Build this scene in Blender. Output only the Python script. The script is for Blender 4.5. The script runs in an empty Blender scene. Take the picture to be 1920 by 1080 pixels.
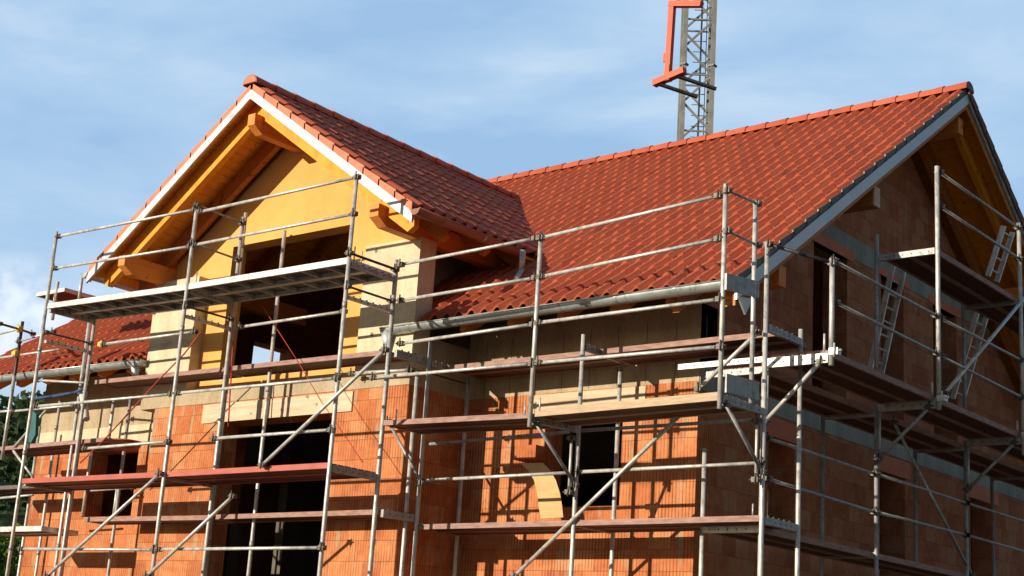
import bpy, bmesh, math, random
from mathutils import Vector, Matrix
R = math.radians
sc = bpy.context.scene
# ------------------------------------------------------------------ camera, sky, sun, exposure
ROT = Matrix(((0.77771863, 0.11050398, 0.61882357), (0.62546102, -0.23448157, -0.74418875), (0.0628669, 0.96581948, -0.25147662)))
FPX = 2805.6
cam = bpy.data.cameras.new('camera'); co = bpy.data.objects.new('camera', cam)
sc.collection.objects.link(co)
co.matrix_world = ROT.to_4x4()
cam.sensor_width = 36; cam.lens = FPX * 36 / 1920; cam.clip_end = 6000; cam.clip_start = .1
sc.camera = co
# low sun from behind the camera, a little to its left
SUN_DIR = Vector((.35, 1.0, -.262)).normalized()
elev = math.asin(-SUN_DIR.z); azim = math.atan2(-SUN_DIR.x, -SUN_DIR.y)
w = bpy.data.worlds.new('World'); sc.world = w; w.use_nodes = True
wt = w.node_tree; wt.nodes.clear()
def wn(t, **k):
    n = wt.nodes.new(t)
    for a, b in k.items(): setattr(n, a, b)
    return n
sky = wn('ShaderNodeTexSky', sky_type='NISHITA', sun_disc=False, sun_elevation=elev, sun_rotation=azim, altitude=200, air_density=1.0, dust_density=.6, ozone_density=1.2)
bg = wn('ShaderNodeBackground'); wo = wn('ShaderNodeOutputWorld')
tc = wn('ShaderNodeTexCoord')
mp = wn('ShaderNodeMapping'); mp.inputs['Scale'].default_value = (1.2, 1.8, 4.6); mp.inputs['Rotation'].default_value = (R(14), R(-12), R(38))
nz = wn('ShaderNodeTexNoise'); nz.inputs['Scale'].default_value = 2.6; nz.inputs['Detail'].default_value = 10; nz.inputs['Roughness'].default_value = .56; nz.inputs['Distortion'].default_value = .35
nz2 = wn('ShaderNodeTexNoise'); nz2.inputs['Scale'].default_value = 7.0; nz2.inputs['Detail'].default_value = 7
cr = wn('ShaderNodeValToRGB')
cr.color_ramp.elements.new(.5)
for e, (p_, c_) in zip(cr.color_ramp.elements, ((.34, (5.5, 8.7, 13.0, 1)), (.50, (7.2, 10.3, 14.1, 1)), (.70, (10.6, 12.8, 15.2, 1)))): e.position = p_; e.color = c_
cr2 = wn('ShaderNodeValToRGB'); cr2.color_ramp.elements[0].position = .52; cr2.color_ramp.elements[1].position = .70
sep = wn('ShaderNodeSeparateXYZ')
low = wn('ShaderNodeMapRange'); low.inputs['From Min'].default_value = .26; low.inputs['From Max'].default_value = .15; low.inputs['To Min'].default_value = 0; low.inputs['To Max'].default_value = .8
dot = wn('ShaderNodeVectorMath', operation='DOT_PRODUCT'); dot.inputs[1].default_value = (-.62, .74, .25)
veil = wn('ShaderNodeMapRange', interpolation_type='SMOOTHSTEP'); veil.inputs['From Min'].default_value = .35; veil.inputs['From Max'].default_value = .85; veil.inputs['To Min'].default_value = .12; veil.inputs['To Max'].default_value = .92
mul = wn('ShaderNodeMath', operation='MULTIPLY')
mix = wn('ShaderNodeMixRGB', blend_type='MIX'); mix2 = wn('ShaderNodeMixRGB', blend_type='MIX'); mix2.inputs['Color2'].default_value = (16.5, 17.2, 17.6, 1)
wt.links.new(tc.outputs['Generated'], mp.inputs['Vector']); wt.links.new(mp.outputs[0], nz.inputs['Vector'])
wt.links.new(tc.outputs['Generated'], nz2.inputs['Vector']); wt.links.new(nz2.outputs['Fac'], cr2.inputs[0])
wt.links.new(tc.outputs['Generated'], sep.inputs[0]); wt.links.new(sep.outputs['Z'], low.inputs['Value'])
wt.links.new(tc.outputs['Generated'], dot.inputs[0]); wt.links.new(dot.outputs['Value'], veil.inputs['Value'])
cd = wn('ShaderNodeVectorMath', operation='DOT_PRODUCT'); cd.inputs[1].default_value = tuple((ROT @ Vector((30 - 960, -(600 - 540), -FPX))).normalized())
nrm = wn('ShaderNodeVectorMath', operation='NORMALIZE'); wt.links.new(tc.outputs['Generated'], nrm.inputs[0]); wt.links.new(nrm.outputs[0], cd.inputs[0])
cmr = wn('ShaderNodeMapRange', interpolation_type='SMOOTHSTEP'); cmr.inputs['From Min'].default_value = .9988; cmr.inputs['From Max'].default_value = .99995; cmr.inputs['To Max'].default_value = .6; wt.links.new(cd.outputs['Value'], cmr.inputs['Value'])
nz3 = wn('ShaderNodeTexNoise'); nz3.inputs['Scale'].default_value = 38; nz3.inputs['Detail'].default_value = 8; wt.links.new(tc.outputs['Generated'], nz3.inputs['Vector'])
cm3 = wn('ShaderNodeMapRange', interpolation_type='SMOOTHSTEP'); cm3.inputs['From Min'].default_value = .36; cm3.inputs['From Max'].default_value = .62; wt.links.new(nz3.outputs['Fac'], cm3.inputs['Value'])
mul3 = wn('ShaderNodeMath', operation='MULTIPLY'); wt.links.new(cmr.outputs[0], mul3.inputs[0]); wt.links.new(cm3.outputs[0], mul3.inputs[1])
mxx = wn('ShaderNodeMath', operation='MAXIMUM'); wt.links.new(mul.outputs[0], mxx.inputs[0]); wt.links.new(mul3.outputs[0], mxx.inputs[1])
wt.links.new(cr2.outputs[0], mul.inputs[0]); wt.links.new(low.outputs[0], mul.inputs[1])
wt.links.new(nz.outputs['Fac'], cr.inputs[0]); wt.links.new(cr.outputs[0], mix.inputs['Color2'])
wt.links.new(veil.outputs[0], mix.inputs['Fac']); wt.links.new(sky.outputs[0], mix.inputs['Color1'])
wt.links.new(mxx.outputs[0], mix2.inputs['Fac']); wt.links.new(mix.outputs[0], mix2.inputs['Color1'])
wt.links.new(mix2.outputs[0], bg.inputs['Color']); bg.inputs['Strength'].default_value = .05
wt.links.new(bg.outputs[0], wo.inputs['Surface'])
sl = bpy.data.lights.new('sun', 'SUN'); sl.energy = 5.0; sl.angle = R(.5); sl.color = (1.0, .87, .69)
so = bpy.data.objects.new('sun', sl); sc.collection.objects.link(so)
so.rotation_euler = SUN_DIR.to_track_quat('-Z', 'Y').to_euler(); so.location = (-10, -20, 30)
sc.view_settings.view_transform = 'Standard'; sc.view_settings.look = 'None'
sc.view_settings.exposure = 0.4; sc.view_settings.gamma = 1.0
random.seed(7)

# ------------------------------------------------------------------ survey: sight line of the photograph cut with a known plane of the building
def V(px, py, Y=None, X=None, Z=None):
    d = ROT @ Vector((px - 960, -(py - 540), -FPX))
    if Y is not None: return d * (Y / d.y)
    if X is not None: return d * (X / d.x)
    return d * (Z / d.z)

# ------------------------------------------------------------------ materials
MATS = {}
def newmat(name):
    m = bpy.data.materials.new(name); m.use_nodes = True; MATS[name] = m
    return m, m.node_tree, m.node_tree.nodes['Principled BSDF']
def N(t, ty, **k):
    n = t.nodes.new(ty)
    for a, b in k.items():
        if a.startswith('i_'): n.inputs[a[2:].replace('_', ' ')].default_value = b
        else: setattr(n, a, b)
    return n
def ramp(t, fac, stops):
    r = t.nodes.new('ShaderNodeValToRGB'); e = r.color_ramp.elements
    while len(e) < len(stops): e.new(.5)
    for i, (p, c) in enumerate(stops):
        e[i].position = p; e[i].color = (c if len(c) == 4 else (*c, 1)) if isinstance(c, tuple) else (c, c, c, 1)
    t.links.new(fac, r.inputs[0]); return r.outputs[0]
def mixc(t, fac, a, b, mode='MIX'):
    m = t.nodes.new('ShaderNodeMixRGB'); m.blend_type = mode
    for s, v in ((0, fac), (1, a), (2, b)):
        if hasattr(v, 'is_linked') or hasattr(v, 'links'): t.links.new(v, m.inputs[s])
        elif isinstance(v, tuple): m.inputs[s].default_value = (*v, 1)
        else: m.inputs[s].default_value = v
    return m.outputs[0]
def pos(t, scale=(1, 1, 1)):
    g = t.nodes.new('ShaderNodeTexCoord'); m = t.nodes.new('ShaderNodeMapping'); m.inputs['Scale'].default_value = scale
    t.links.new(g.outputs['Object'], m.inputs['Vector']); return m.outputs[0]
def noise(t, vec, s, d=5, r=.55):
    n = N(t, 'ShaderNodeTexNoise'); n.inputs['Scale'].default_value = s; n.inputs['Detail'].default_value = d; n.inputs['Roughness'].default_value = r
    t.links.new(vec, n.inputs['Vector']); return n.outputs['Fac']
def bump(t, b, h, dist, st=1.0, prev=None):
    n = N(t, 'ShaderNodeBump'); n.inputs['Distance'].default_value = dist; n.inputs['Strength'].default_value = st
    t.links.new(h, n.inputs['Height'])
    if prev: t.links.new(prev, n.inputs['Normal'])
    t.links.new(n.outputs[0], b.inputs['Normal']); return n.outputs[0]
def simple(name, c1, c2, rough=.7, metal=0, ns=6, sc_=(1, 1, 1), bmp=.002, spec=.4, nd=6):
    m, t, b = newmat(name); v = pos(t, sc_)
    f = noise(t, v, ns, nd); c = ramp(t, f, [(.32, c1), (.68, c2)])
    t.links.new(c, b.inputs['Base Color']); b.inputs['Roughness'].default_value = rough; b.inputs['Metallic'].default_value = metal
    b.inputs['Specular IOR Level'].default_value = spec
    if bmp: bump(t, b, noise(t, v, ns * 5, 4), bmp)
    return m
# roof tiles: per tile tone comes from the attribute of each tile, grime from noise
def tilemat(name, a, bcol, c):
    m, t, b = newmat(name)
    at = N(t, 'ShaderNodeAttribute', attribute_name='tone'); v = pos(t)
    col = ramp(t, at.outputs['Fac'], [(0, a), (.5, bcol), (1, c)])
    g = noise(t, v, 1.1, 6, .6); g2 = noise(t, v, 30, 3)
    dirt = ramp(t, g, [(.60, 0.0), (.74, .55)])
    col = mixc(t, dirt, col, (.10, .045, .035))
    col = mixc(t, .22, col, ramp(t, g2, [(.3, .55), (.7, 1.0)]), 'MULTIPLY')
    t.links.new(col, b.inputs['Base Color'])
    t.links.new(ramp(t, g2, [(.3, .55), (.7, .72)]), b.inputs['Roughness'])
    b.inputs['Specular IOR Level'].default_value = .2
    bump(t, b, g2, .0015, .6)
    return m
tilemat('roof_tile', (.33, .068, .034), (.43, .098, .048), (.50, .135, .068))
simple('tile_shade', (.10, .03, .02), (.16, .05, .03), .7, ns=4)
simple('gutter_brown', (.20, .075, .045), (.28, .11, .07), .5, ns=4)
simple('tile_face', (.50, .15, .08), (.60, .2, .11), .7, ns=4)
def brickmat(name, cols, smear, grooves=True):
    m, t, b = newmat(name); g = t.nodes.new('ShaderNodeTexCoord'); s = N(t, 'ShaderNodeSeparateXYZ')
    t.links.new(g.outputs['Object'], s.inputs[0])
    ad = N(t, 'ShaderNodeMath', operation='ADD'); t.links.new(s.outputs['X'], ad.inputs[0]); t.links.new(s.outputs['Y'], ad.inputs[1])
    cb = N(t, 'ShaderNodeCombineXYZ'); t.links.new(ad.outputs[0], cb.inputs['X']); t.links.new(s.outputs['Z'], cb.inputs['Y'])
    br = N(t, 'ShaderNodeTexBrick'); t.links.new(cb.outputs[0], br.inputs['Vector']); br.offset = .5
    br.inputs['Scale'].default_value = 1; br.inputs['Brick Width'].default_value = .30; br.inputs['Row Height'].default_value = .25
    br.inputs['Mortar Size'].default_value = .0035; br.inputs['Mortar Smooth'].default_value = .3; br.inputs['Bias'].default_value = 0
    br.inputs['Color1'].default_value = (0, 0, 0, 1); br.inputs['Color2'].default_value = (1, 1, 1, 1); br.inputs['Mortar'].default_value = (.5, .5, .5, 1)
    vv = N(t, 'ShaderNodeMapping'); vv.inputs['Scale'].default_value = (1, 1, 1); t.links.new(cb.outputs[0], vv.inputs[0])
    f = noise(t, vv.outputs[0], 2.3, 6, .65)
    tone = mixc(t, .68, br.outputs['Color'], f)
    c = ramp(t, tone, [(.2, cols[0]), (.5, cols[1]), (.8, cols[2])])
    # vertical combing of hollow clay blocks
    wv = N(t, 'ShaderNodeTexWave', wave_type='BANDS', bands_direction='X'); wv.inputs['Scale'].default_value = 1 / .045 * math.pi / 10 * 1.0; wv.inputs['Distortion'].default_value = .25; wv.inputs['Detail'].default_value = 1
    t.links.new(cb.outputs[0], wv.inputs['Vector'])
    if grooves: c = mixc(t, ramp(t, noise(t, cb.outputs[0], 1.7, 4, .6), [(.38, .15), (.6, .85)]), c, ramp(t, wv.outputs['Fac'], [(.06, .42), (.42, 1.0)]), 'MULTIPLY')
    c = mixc(t, .6, c, ramp(t, noise(t, cb.outputs[0], 9, 6, .7), [(.34, .62), (.56, 1.0)]), 'MULTIPLY')
    # mortar squeezed out of joints and smeared downwards
    st = N(t, 'ShaderNodeMapping'); st.inputs['Scale'].default_value = (7.0, 1.1, 1); t.links.new(cb.outputs[0], st.inputs[0])
    sm = noise(t, st.outputs[0], 1.0, 5, .6)
    c = mixc(t, ramp(t, sm, [(.585, 0.0), (.67, smear)]), c, (.34, .27, .17))
    c = mixc(t, ramp(t, br.outputs['Fac'], [(.2, 0.0), (.9, .35)]), c, (.20, .07, .035))
    t.links.new(c, b.inputs['Base Color']); b.inputs['Roughness'].default_value = .9; b.inputs['Specular IOR Level'].default_value = .15
    n1 = bump(t, b, wv.outputs['Fac'], .004, .6 if grooves else .0)
    iv = N(t, 'ShaderNodeMath', operation='SUBTRACT'); iv.inputs[0].default_value = 1; t.links.new(br.outputs['Fac'], iv.inputs[1])
    bump(t, b, iv.outputs[0], .006, 1, n1)
    return m
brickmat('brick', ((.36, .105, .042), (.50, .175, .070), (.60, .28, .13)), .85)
brickmat('brick_gable_shade', ((.29, .10, .052), (.42, .16, .085), (.48, .26, .15)), .6, False)  # same clay as the front brick, colours darkened to carry the gable's shade
m, t, b = newmat('yellow_render'); v = pos(t)
c = ramp(t, noise(t, v, 1.3, 7, .6), [(.3, (.58, .30, .085)), (.55, (.68, .365, .11)), (.75, (.72, .41, .14))])
c = mixc(t, ramp(t, noise(t, pos(t, (3, 3, .7)), 2.2, 6, .65), [(.58, 0.0), (.72, .35)]), c, (.50, .27, .10))
c = mixc(t, ramp(t, noise(t, v, 11, 3), [(.66, 0.0), (.72, .3)]), c, (.40, .22, .08))
t.links.new(c, b.inputs['Base Color']); b.inputs['Roughness'].default_value = .93; b.inputs['Specular IOR Level'].default_value = .15
bump(t, b, noise(t, v, 45, 6, .7), .004)
def concrete(name, c1, c2, c3, seams=True):
    m, t, b = newmat(name); v = pos(t); vs = pos(t, (1, 1, .25))
    c = ramp(t, noise(t, vs, 3.5, 8, .65), [(.3, c1), (.52, c2), (.72, c3)])
    c = mixc(t, .5, c, ramp(t, noise(t, v, 26, 3), [(.3, .7), (.55, 1.0)]), 'MULTIPLY')
    t.links.new(c, b.inputs['Base Color']); b.inputs['Roughness'].default_value = .88; b.inputs['Specular IOR Level'].default_value = .2
    bump(t, b, noise(t, v, 14, 7, .7), .006)
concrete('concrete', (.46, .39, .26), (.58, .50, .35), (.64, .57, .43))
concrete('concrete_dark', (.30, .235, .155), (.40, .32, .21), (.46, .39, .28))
concrete('concrete_inner_shade', (.09, .08, .065), (.13, .115, .09), (.17, .15, .12))  # room shade put into the colour: concrete darkened so interiors do not look lit
concrete('concrete_band', (.22, .23, .21), (.30, .31, .28), (.40, .40, .36))
def wood(name, c1, c2, c3, axis=(1, 12, 12), rough=.6, spec=.3):
    m, t, b = newmat(name); v = pos(t, axis)
    f = noise(t, v, 1.6, 6, .6); c = ramp(t, f, [(.3, c1), (.5, c2), (.7, c3)])
    k = noise(t, pos(t), 9, 1); c = mixc(t, ramp(t, k, [(.70, 0.0), (.74, .7)]), c, tuple(x * .35 for x in c1))
    t.links.new(c, b.inputs['Base Color']); b.inputs['Roughness'].default_value = rough; b.inputs['Specular IOR Level'].default_value = spec
    bump(t, b, f, .002)
wood('stained_beam', (.60, .20, .012), (.72, .28, .018), (.76, .34, .03), (3, 12, 3))
wood('stained_purlin', (.55, .17, .03), (.62, .22, .045), (.66, .27, .06), (12, 1, 12))
wood('soffit_wood', (.58, .20, .016), (.66, .25, .022), (.72, .30, .035), (8, 3, 8))
wood('rafter_wood', (.34, .12, .03), (.42, .15, .035), (.46, .19, .05), (12, 2, 12))
wood('raw_board', (.44, .33, .21), (.54, .42, .29), (.60, .49, .36), (1, 12, 14), .8)
wood('deck_ply', (.060, .018, .010), (.085, .026, .014), (.11, .035, .02), (1.5, 9, 9), .6)
wood('deck_ply_side', (.060, .018, .010), (.085, .026, .014), (.11, .035, .02), (9, 1.5, 9), .6)
simple('deck_under_grey', (.07, .068, .065), (.12, .115, .11), .7, ns=5)
simple('deck_edge', (.22, .12, .10), (.36, .22, .18), .75, ns=7, sc_=(1, 1, 4))
simple('deck_edge_red', (.34, .07, .05), (.43, .10, .07), .55, ns=5, sc_=(1, 1, 4))
simple('deck_edge_wood', (.36, .26, .17), (.52, .39, .26), .8, ns=7, sc_=(1, 4, 14))
def metal(name, c1, c2, rough, met, ns=9):
    m, t, b = newmat(name); v = pos(t)
    f = noise(t, v, ns, 6, .6); c = ramp(t, f, [(.3, c1), (.65, c2)])
    f2 = noise(t, pos(t, (3, 3, 1.5)), 4, 6, .75); c = mixc(t, ramp(t, noise(t, pos(t), 23, 3), [(.62, 0.0), (.68, .55)]), c, (.62, .60, .55)); c = mixc(t, ramp(t, f2, [(.52, 0.0), (.66, .75)]), c, tuple(x * .45 for x in c1))
    if name == 'zinc_flashing' : c = ramp(t, f, [(.3, c1), (.65, c2)])
    t.links.new(c, b.inputs['Base Color']); b.inputs['Metallic'].default_value = met
    t.links.new(ramp(t, f, [(.3, rough - .08), (.7, rough + .12)]), b.inputs['Roughness'])
    bump(t, b, f, .0008)
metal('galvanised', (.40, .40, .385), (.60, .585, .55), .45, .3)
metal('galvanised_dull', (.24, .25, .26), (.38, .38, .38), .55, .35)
metal('aluminium', (.50, .50, .48), (.66, .65, .62), .42, .35)
metal('zinc', (.34, .38, .38), (.46, .50, .49), .38, .55, 3)
metal('zinc_flashing', (.40, .43, .46), (.52, .55, .58), .40, .35, 3)
simple('coupler_iron', (.07, .065, .06), (.15, .13, .11), .55, .5, ns=20)
simple('dark_steel', (.03, .03, .033), (.06, .06, .06), .5, .4)
simple('crane_grey', (.15, .155, .15), (.24, .245, .23), .6, .1, ns=3)
simple('orange_paint', (.50, .045, .004), (.60, .065, .006), .5, ns=3)
simple('red_strap', (.34, .03, .025), (.46, .05, .04), .8, ns=8)
simple('blue_strap', (.02, .045, .12), (.03, .07, .18), .8, ns=8)
simple('green_tarp', (.01, .085, .085), (.015, .13, .12), .6, ns=4)
simple('yellow_plastic', (.62, .40, .06), (.72, .5, .1), .5, ns=5)
simple('white_plastic', (.55, .53, .48), (.68, .66, .6), .5, ns=5)
simple('black_film', (.01, .01, .012), (.02, .02, .022), .4, ns=5)
simple('bent_board', (.44, .29, .12), (.52, .36, .16), .7, ns=5, sc_=(1, 1, 5))
simple('bark', (.08, .06, .04), (.14, .10, .07), .95, ns=8, bmp=.02)
def leafmat(name, a, b_, c):
    m, t, b = newmat(name); at = N(t, 'ShaderNodeAttribute', attribute_name='tone')
    t.links.new(ramp(t, at.outputs['Fac'], [(0, a), (.5, b_), (1, c)]), b.inputs['Base Color'])
    b.inputs['Roughness'].default_value = .7; b.inputs['Specular IOR Level'].default_value = .2
    tr = N(t, 'ShaderNodeBsdfTranslucent'); t.links.new(ramp(t, at.outputs['Fac'], [(0, a), (1, c)]), tr.inputs['Color'])
    ms = N(t, 'ShaderNodeMixShader'); ms.inputs[0].default_value = .3
    t.links.new(b.outputs[0], ms.inputs[1]); t.links.new(tr.outputs[0], ms.inputs[2]); t.links.new(ms.outputs[0], t.nodes['Material Output'].inputs['Surface'])
leafmat('leaves', (.05, .11, .012), (.10, .19, .02), (.17, .27, .035))
leafmat('forest_leaves', (.018, .038, .016), (.032, .060, .022), (.065, .095, .03))
simple('earth', (.10, .085, .06), (.17, .145, .10), .95, ns=.6, bmp=.02, spec=.1)
simple('hill_ground', (.02, .035, .014), (.04, .055, .02), .95, ns=.05, bmp=.05, spec=.1)

# ------------------------------------------------------------------ mesh helpers
class MB:
    def __init__(s): s.v = []; s.f = []; s.m = []; s.tone = []; s.sm = []; s.cur = 0; s.t = .5; s.smooth = False
    def face(s, *idx): s.f.append(idx); s.m.append(s.cur); s.tone.append(s.t); s.sm.append(s.smooth)
    def quad(s, *pts):
        n = len(s.v); s.v += [tuple(p) for p in pts]; s.face(*range(n, n + len(pts)))
    def box(s, a, b):
        x0, x1 = sorted((a[0], b[0])); y0, y1 = sorted((a[1], b[1])); z0, z1 = sorted((a[2], b[2]))
        n = len(s.v); s.v += [(x, y, z) for z in (z0, z1) for x, y in ((x0, y0), (x1, y0), (x1, y1), (x0, y1))]
        for q in ((0, 3, 2, 1), (4, 5, 6, 7), (0, 1, 5, 4), (1, 2, 6, 5), (2, 3, 7, 6), (3, 0, 4, 7)): s.face(*[n + i for i in q])
        return s
    def beam(s, p, q, w, h, up=(0, 0, 1)):
        p = Vector(p); q = Vector(q); d = (q - p).normalized(); sd = d.cross(Vector(up)).normalized(); u = sd.cross(d)
        n = len(s.v)
        for c in (p, q):
            for a, b in ((-1, -1), (1, -1), (1, 1), (-1, 1)): s.v.append(tuple(c + sd * (a * w / 2) + u * (b * h / 2)))
        for k in ((3, 2, 1, 0), (4, 5, 6, 7), (0, 1, 5, 4), (1, 2, 6, 5), (2, 3, 7, 6), (3, 0, 4, 7)): s.face(*[n + i for i in k])
        return s
    def tube(s, p, q, r, r2=None, seg=12, caps=True):
        p = Vector(p); q = Vector(q); d = (q - p).normalized(); a = d.orthogonal().normalized(); b = d.cross(a); r2 = r if r2 is None else r2
        n = len(s.v)
        for c, rr in ((p, r), (q, r2)):
            for i in range(seg):
                t = 2 * math.pi * i / seg; s.v.append(tuple(c + (a * math.cos(t) + b * math.sin(t)) * rr))
        o = s.smooth; s.smooth = True
        for i in range(seg): j = (i + 1) % seg; s.face(n + i, n + j, n + seg + j, n + seg + i)
        s.smooth = False
        if caps: s.face(*[n + i for i in range(seg)][::-1]); s.face(*[n + seg + i for i in range(seg)])
        s.smooth = o; return s
    def path(s, pts, r, seg=8):
        for a, b in zip(pts, pts[1:]): s.tube(a, b, r, seg=seg)
        return s
    def prism(s, pts, d):   # polygon extruded by vector d
        d = Vector(d); pts = [Vector(p) for p in pts]; n = len(s.v); k = len(pts)
        s.v += [tuple(p) for p in pts] + [tuple(p + d) for p in pts]
        s.face(*range(n, n + k)); s.face(*range(n + 2 * k - 1, n + k - 1, -1))
        for i in range(k): j = (i + 1) % k; s.face(n + i, n + k + i, n + k + j, n + j)
        return s
    def build(s, name, mats, parent=None, fix=True):
        me = bpy.data.meshes.new(name); me.from_pydata(s.v, [], s.f)
        for m in ([mats] if isinstance(mats, str) else mats): me.materials.append(MATS[m])
        me.polygons.foreach_set('material_index', s.m); me.polygons.foreach_set('use_smooth', s.sm)
        at = me.attributes.new('tone', 'FLOAT', 'FACE'); at.data.foreach_set('value', s.tone)
        me.update()
        if fix:
            bm = bmesh.new(); bm.from_mesh(me); bmesh.ops.recalc_face_normals(bm, faces=bm.faces); bm.to_mesh(me); bm.free()
        o = bpy.data.objects.new(name, me); sc.collection.objects.link(o)
        if parent:
            o.parent = parent; b = Vector(parent.location); p = parent
            while p.parent: p = p.parent; b += p.location
            o.location = -b
        return o
def tag(o, label=None, cat=None, group=None, kind=None):
    if label: o['label'] = label
    if cat: o['category'] = cat
    if group: o['group'] = group
    if kind: o['kind'] = kind
    return o
def thing(name, label, cat, loc, group=None):
    o = bpy.data.objects.new(name, None); sc.collection.objects.link(o); o.location = loc; o.empty_display_size = .3
    return tag(o, label, cat, group)

GZ = -1.7     # ground level; the camera stands 1.7 m above it
# ------------------------------------------------------------------ setting
m = MB(); n = 60
for i in range(n):
    for j in range(n):
        pass
m.quad((-1500, -900, GZ), (1500, -900, GZ), (1500, 2000, GZ), (-1500, 2000, GZ))
tag(m.build('ground', 'earth'), kind='structure')
def hill_z(x, y):
    # wooded ridge beyond the left side of the house
    d = (-x * .848 + y * .53)            # distance along the view towards it
    s = (x * .53 + y * .848)
    k = max(0.0, min(1.0, (d - 90) / 210.0)); k = k * k * (3 - 2 * k)
    return GZ + k * (32 + 4 * math.sin(s * .013 + .6) + 2.5 * math.sin(s * .041) + 1.5 * math.sin(d * .05))
m = MB(); m.smooth = True; nx, ny = 70, 60
grid = []
for i in range(nx + 1):
    for j in range(ny + 1):
        d = 85 + 500 * i / nx; s = -420 + 900 * j / ny
        x = -d * .848 + s * .53; y = d * .53 + s * .848
        m.v.append((x, y, hill_z(x, y) - .3))
for i in range(nx):
    for j in range(ny):
        a = i * (ny + 1) + j; m.face(a, a + 1, a + ny + 2, a + ny + 1)
tag(m.build('hills', 'hill_ground'), kind='structure')
def crown(m, c, rx, rz, nl, ls):
    for k in range(nl):
        u = random.random() * 2 * math.pi; ct = random.uniform(-.75, 1); st_ = math.sqrt(1 - ct * ct); rr = random.uniform(.55, 1.0)
        p = Vector((c[0] + rx * rr * st_ * math.cos(u), c[1] + rx * rr * st_ * math.sin(u), c[2] + rz * rr * ct))
        a = Vector((random.gauss(0, 1), random.gauss(0, 1), random.gauss(0, 1))).normalized(); b = a.orthogonal().normalized(); b = (Matrix.Rotation(random.random() * 6.3, 3, a) @ b)
        e = a.cross(b); s = ls * random.uniform(.6, 1.3)
        m.t = min(1, max(0, .5 + .28 * random.gauss(0, 1) + .2 * ct))
        m.quad(p - b * s, p - e * s * .6, p + b * s, p + e * s * .6)
m = MB()
for k in range(3000):
    d = 150 + 230 * math.sqrt(random.random()); s = random.uniform(-150, 130) * (d / 220)
    x = -d * .848 + s * .53; y = d * .53 + s * .848; r = random.uniform(2.6, 4.6); z = hill_z(x, y)
    crown(m, (x, y, z + r * 1.2), r, r * random.uniform(1.1, 1.5), 80, r * .2)
tag(m.build('forest', 'forest_leaves', fix=False), 'dark green forest covering the hillside beyond the left end of the house', 'forest', kind='stuff')

def tree(loc, h, label, rx, nb, nl):
    t = thing('broadleaf_tree', label, 'tree', loc, 'trees beside the left end of the house')
    x, y, z = loc; m = MB(); tw = MB()
    tw.tube((x, y, z), (x + .1, y, z + h * .45), .17, .11, 10)
    tips = []
    for k in range(nb):
        a = 2.4 * k + random.random(); el = random.uniform(.3, 1.2); L = h * random.uniform(.25, .45)
        b0 = Vector((x + .1, y, z + h * random.uniform(.28, .45))); b1 = b0 + Vector((math.cos(a) * math.cos(el), math.sin(a) * math.cos(el), math.sin(el))) * L
        tw.tube(b0, b1, .06, .02, 7); tips.append(b1); tips.append(b0.lerp(b1, .6) + Vector((random.gauss(0, .3), random.gauss(0, .3), .3)))
    for p in tips: crown(m, p, rx * random.uniform(.7, 1.2), rx * .8, nl, .085)
    tw.build('trunk', 'bark', t); m.build('crown', 'leaves', t, fix=False)
tree((-37.5, 22.6, GZ), 6.6, 'bright green leafy tree at the lower left edge, behind the scaffold', .75, 16, 150)
tree((-40.5, 27.5, GZ), 6.2, 'sunlit green tree farther back at the lower left, partly hidden by scaffold posts', .8, 14, 130)

# ------------------------------------------------------------------ the house
XL, XR = -21.9, -9.0            # main walls
YF, YB = 14.25, 24.65
EY, EZ = 13.22, 4.20            # main eave (tile plane)
RY, RZ = 19.45, 8.56            # main ridge
XVR, XVL = -7.9, -23.1          # verges
SL = (RZ - EZ) / (RY - EY)
WX, WHW = -15.12, 2.63          # wing centre, half width
WY, WYY = 13.17, 13.35          # concrete column front, yellow wall
WV = 12.35                      # wing verge plane
WRZ, WSL, WE = 7.60, .692, 3.21 # wing ridge tile plane, slope, half span of the roof
house = thing('brick_house', 'unfinished orange brick house with red tiled roofs and a yellow front gable', 'house', (-15, 19, GZ))
def zmain(y): return EZ + SL * (y - EY)
def zwing(x): return WRZ - WSL * abs(x - WX)

def wall_holes(m, axis, c, th, u0, u1, z0, z1, holes):
    """wall in plane axis=c, thickness th going to c+th, holes (ua,ub,za,zb)"""
    us = sorted({u0, u1, *[h[0] for h in holes], *[h[1] for h in holes]}); zs = sorted({z0, z1, *[h[2] for h in holes], *[h[3] for h in holes]})
    us = [u for u in us if u0 <= u <= u1]; zs = [z for z in zs if z0 <= z <= z1]
    def P(u, k, z): return (u, k, z) if axis == 'Y' else (k, u, z)
    solid = lambda u, z: u0 < u < u1 and z0 < z < z1 and not any(h[0] < u < h[1] and h[2] < z < h[3] for h in holes)
    for i in range(len(us) - 1):
        for j in range(len(zs) - 1):
            a, b, e, f = us[i], us[i + 1], zs[j], zs[j + 1]; uc = (a + b) / 2; zc = (e + f) / 2
            if not solid(uc, zc): continue
            for k in (c, c + th): m.quad(P(a, k, e), P(b, k, e), P(b, k, f), P(a, k, f))
            if not solid(a - .001, zc): m.quad(P(a, c, e), P(a, c + th, e), P(a, c + th, f), P(a, c, f))
            if not solid(b + .001, zc): m.quad(P(b, c, e), P(b, c + th, e), P(b, c + th, f), P(b, c, f))
            if not solid(uc, e - .001): m.quad(P(a, c, e), P(b, c, e), P(b, c + th, e), P(a, c + th, e))
            if not solid(uc, f + .001): m.quad(P(a, c, f), P(b, c, f), P(b, c + th, f), P(a, c + th, f))
    return m
T = .365
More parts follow.
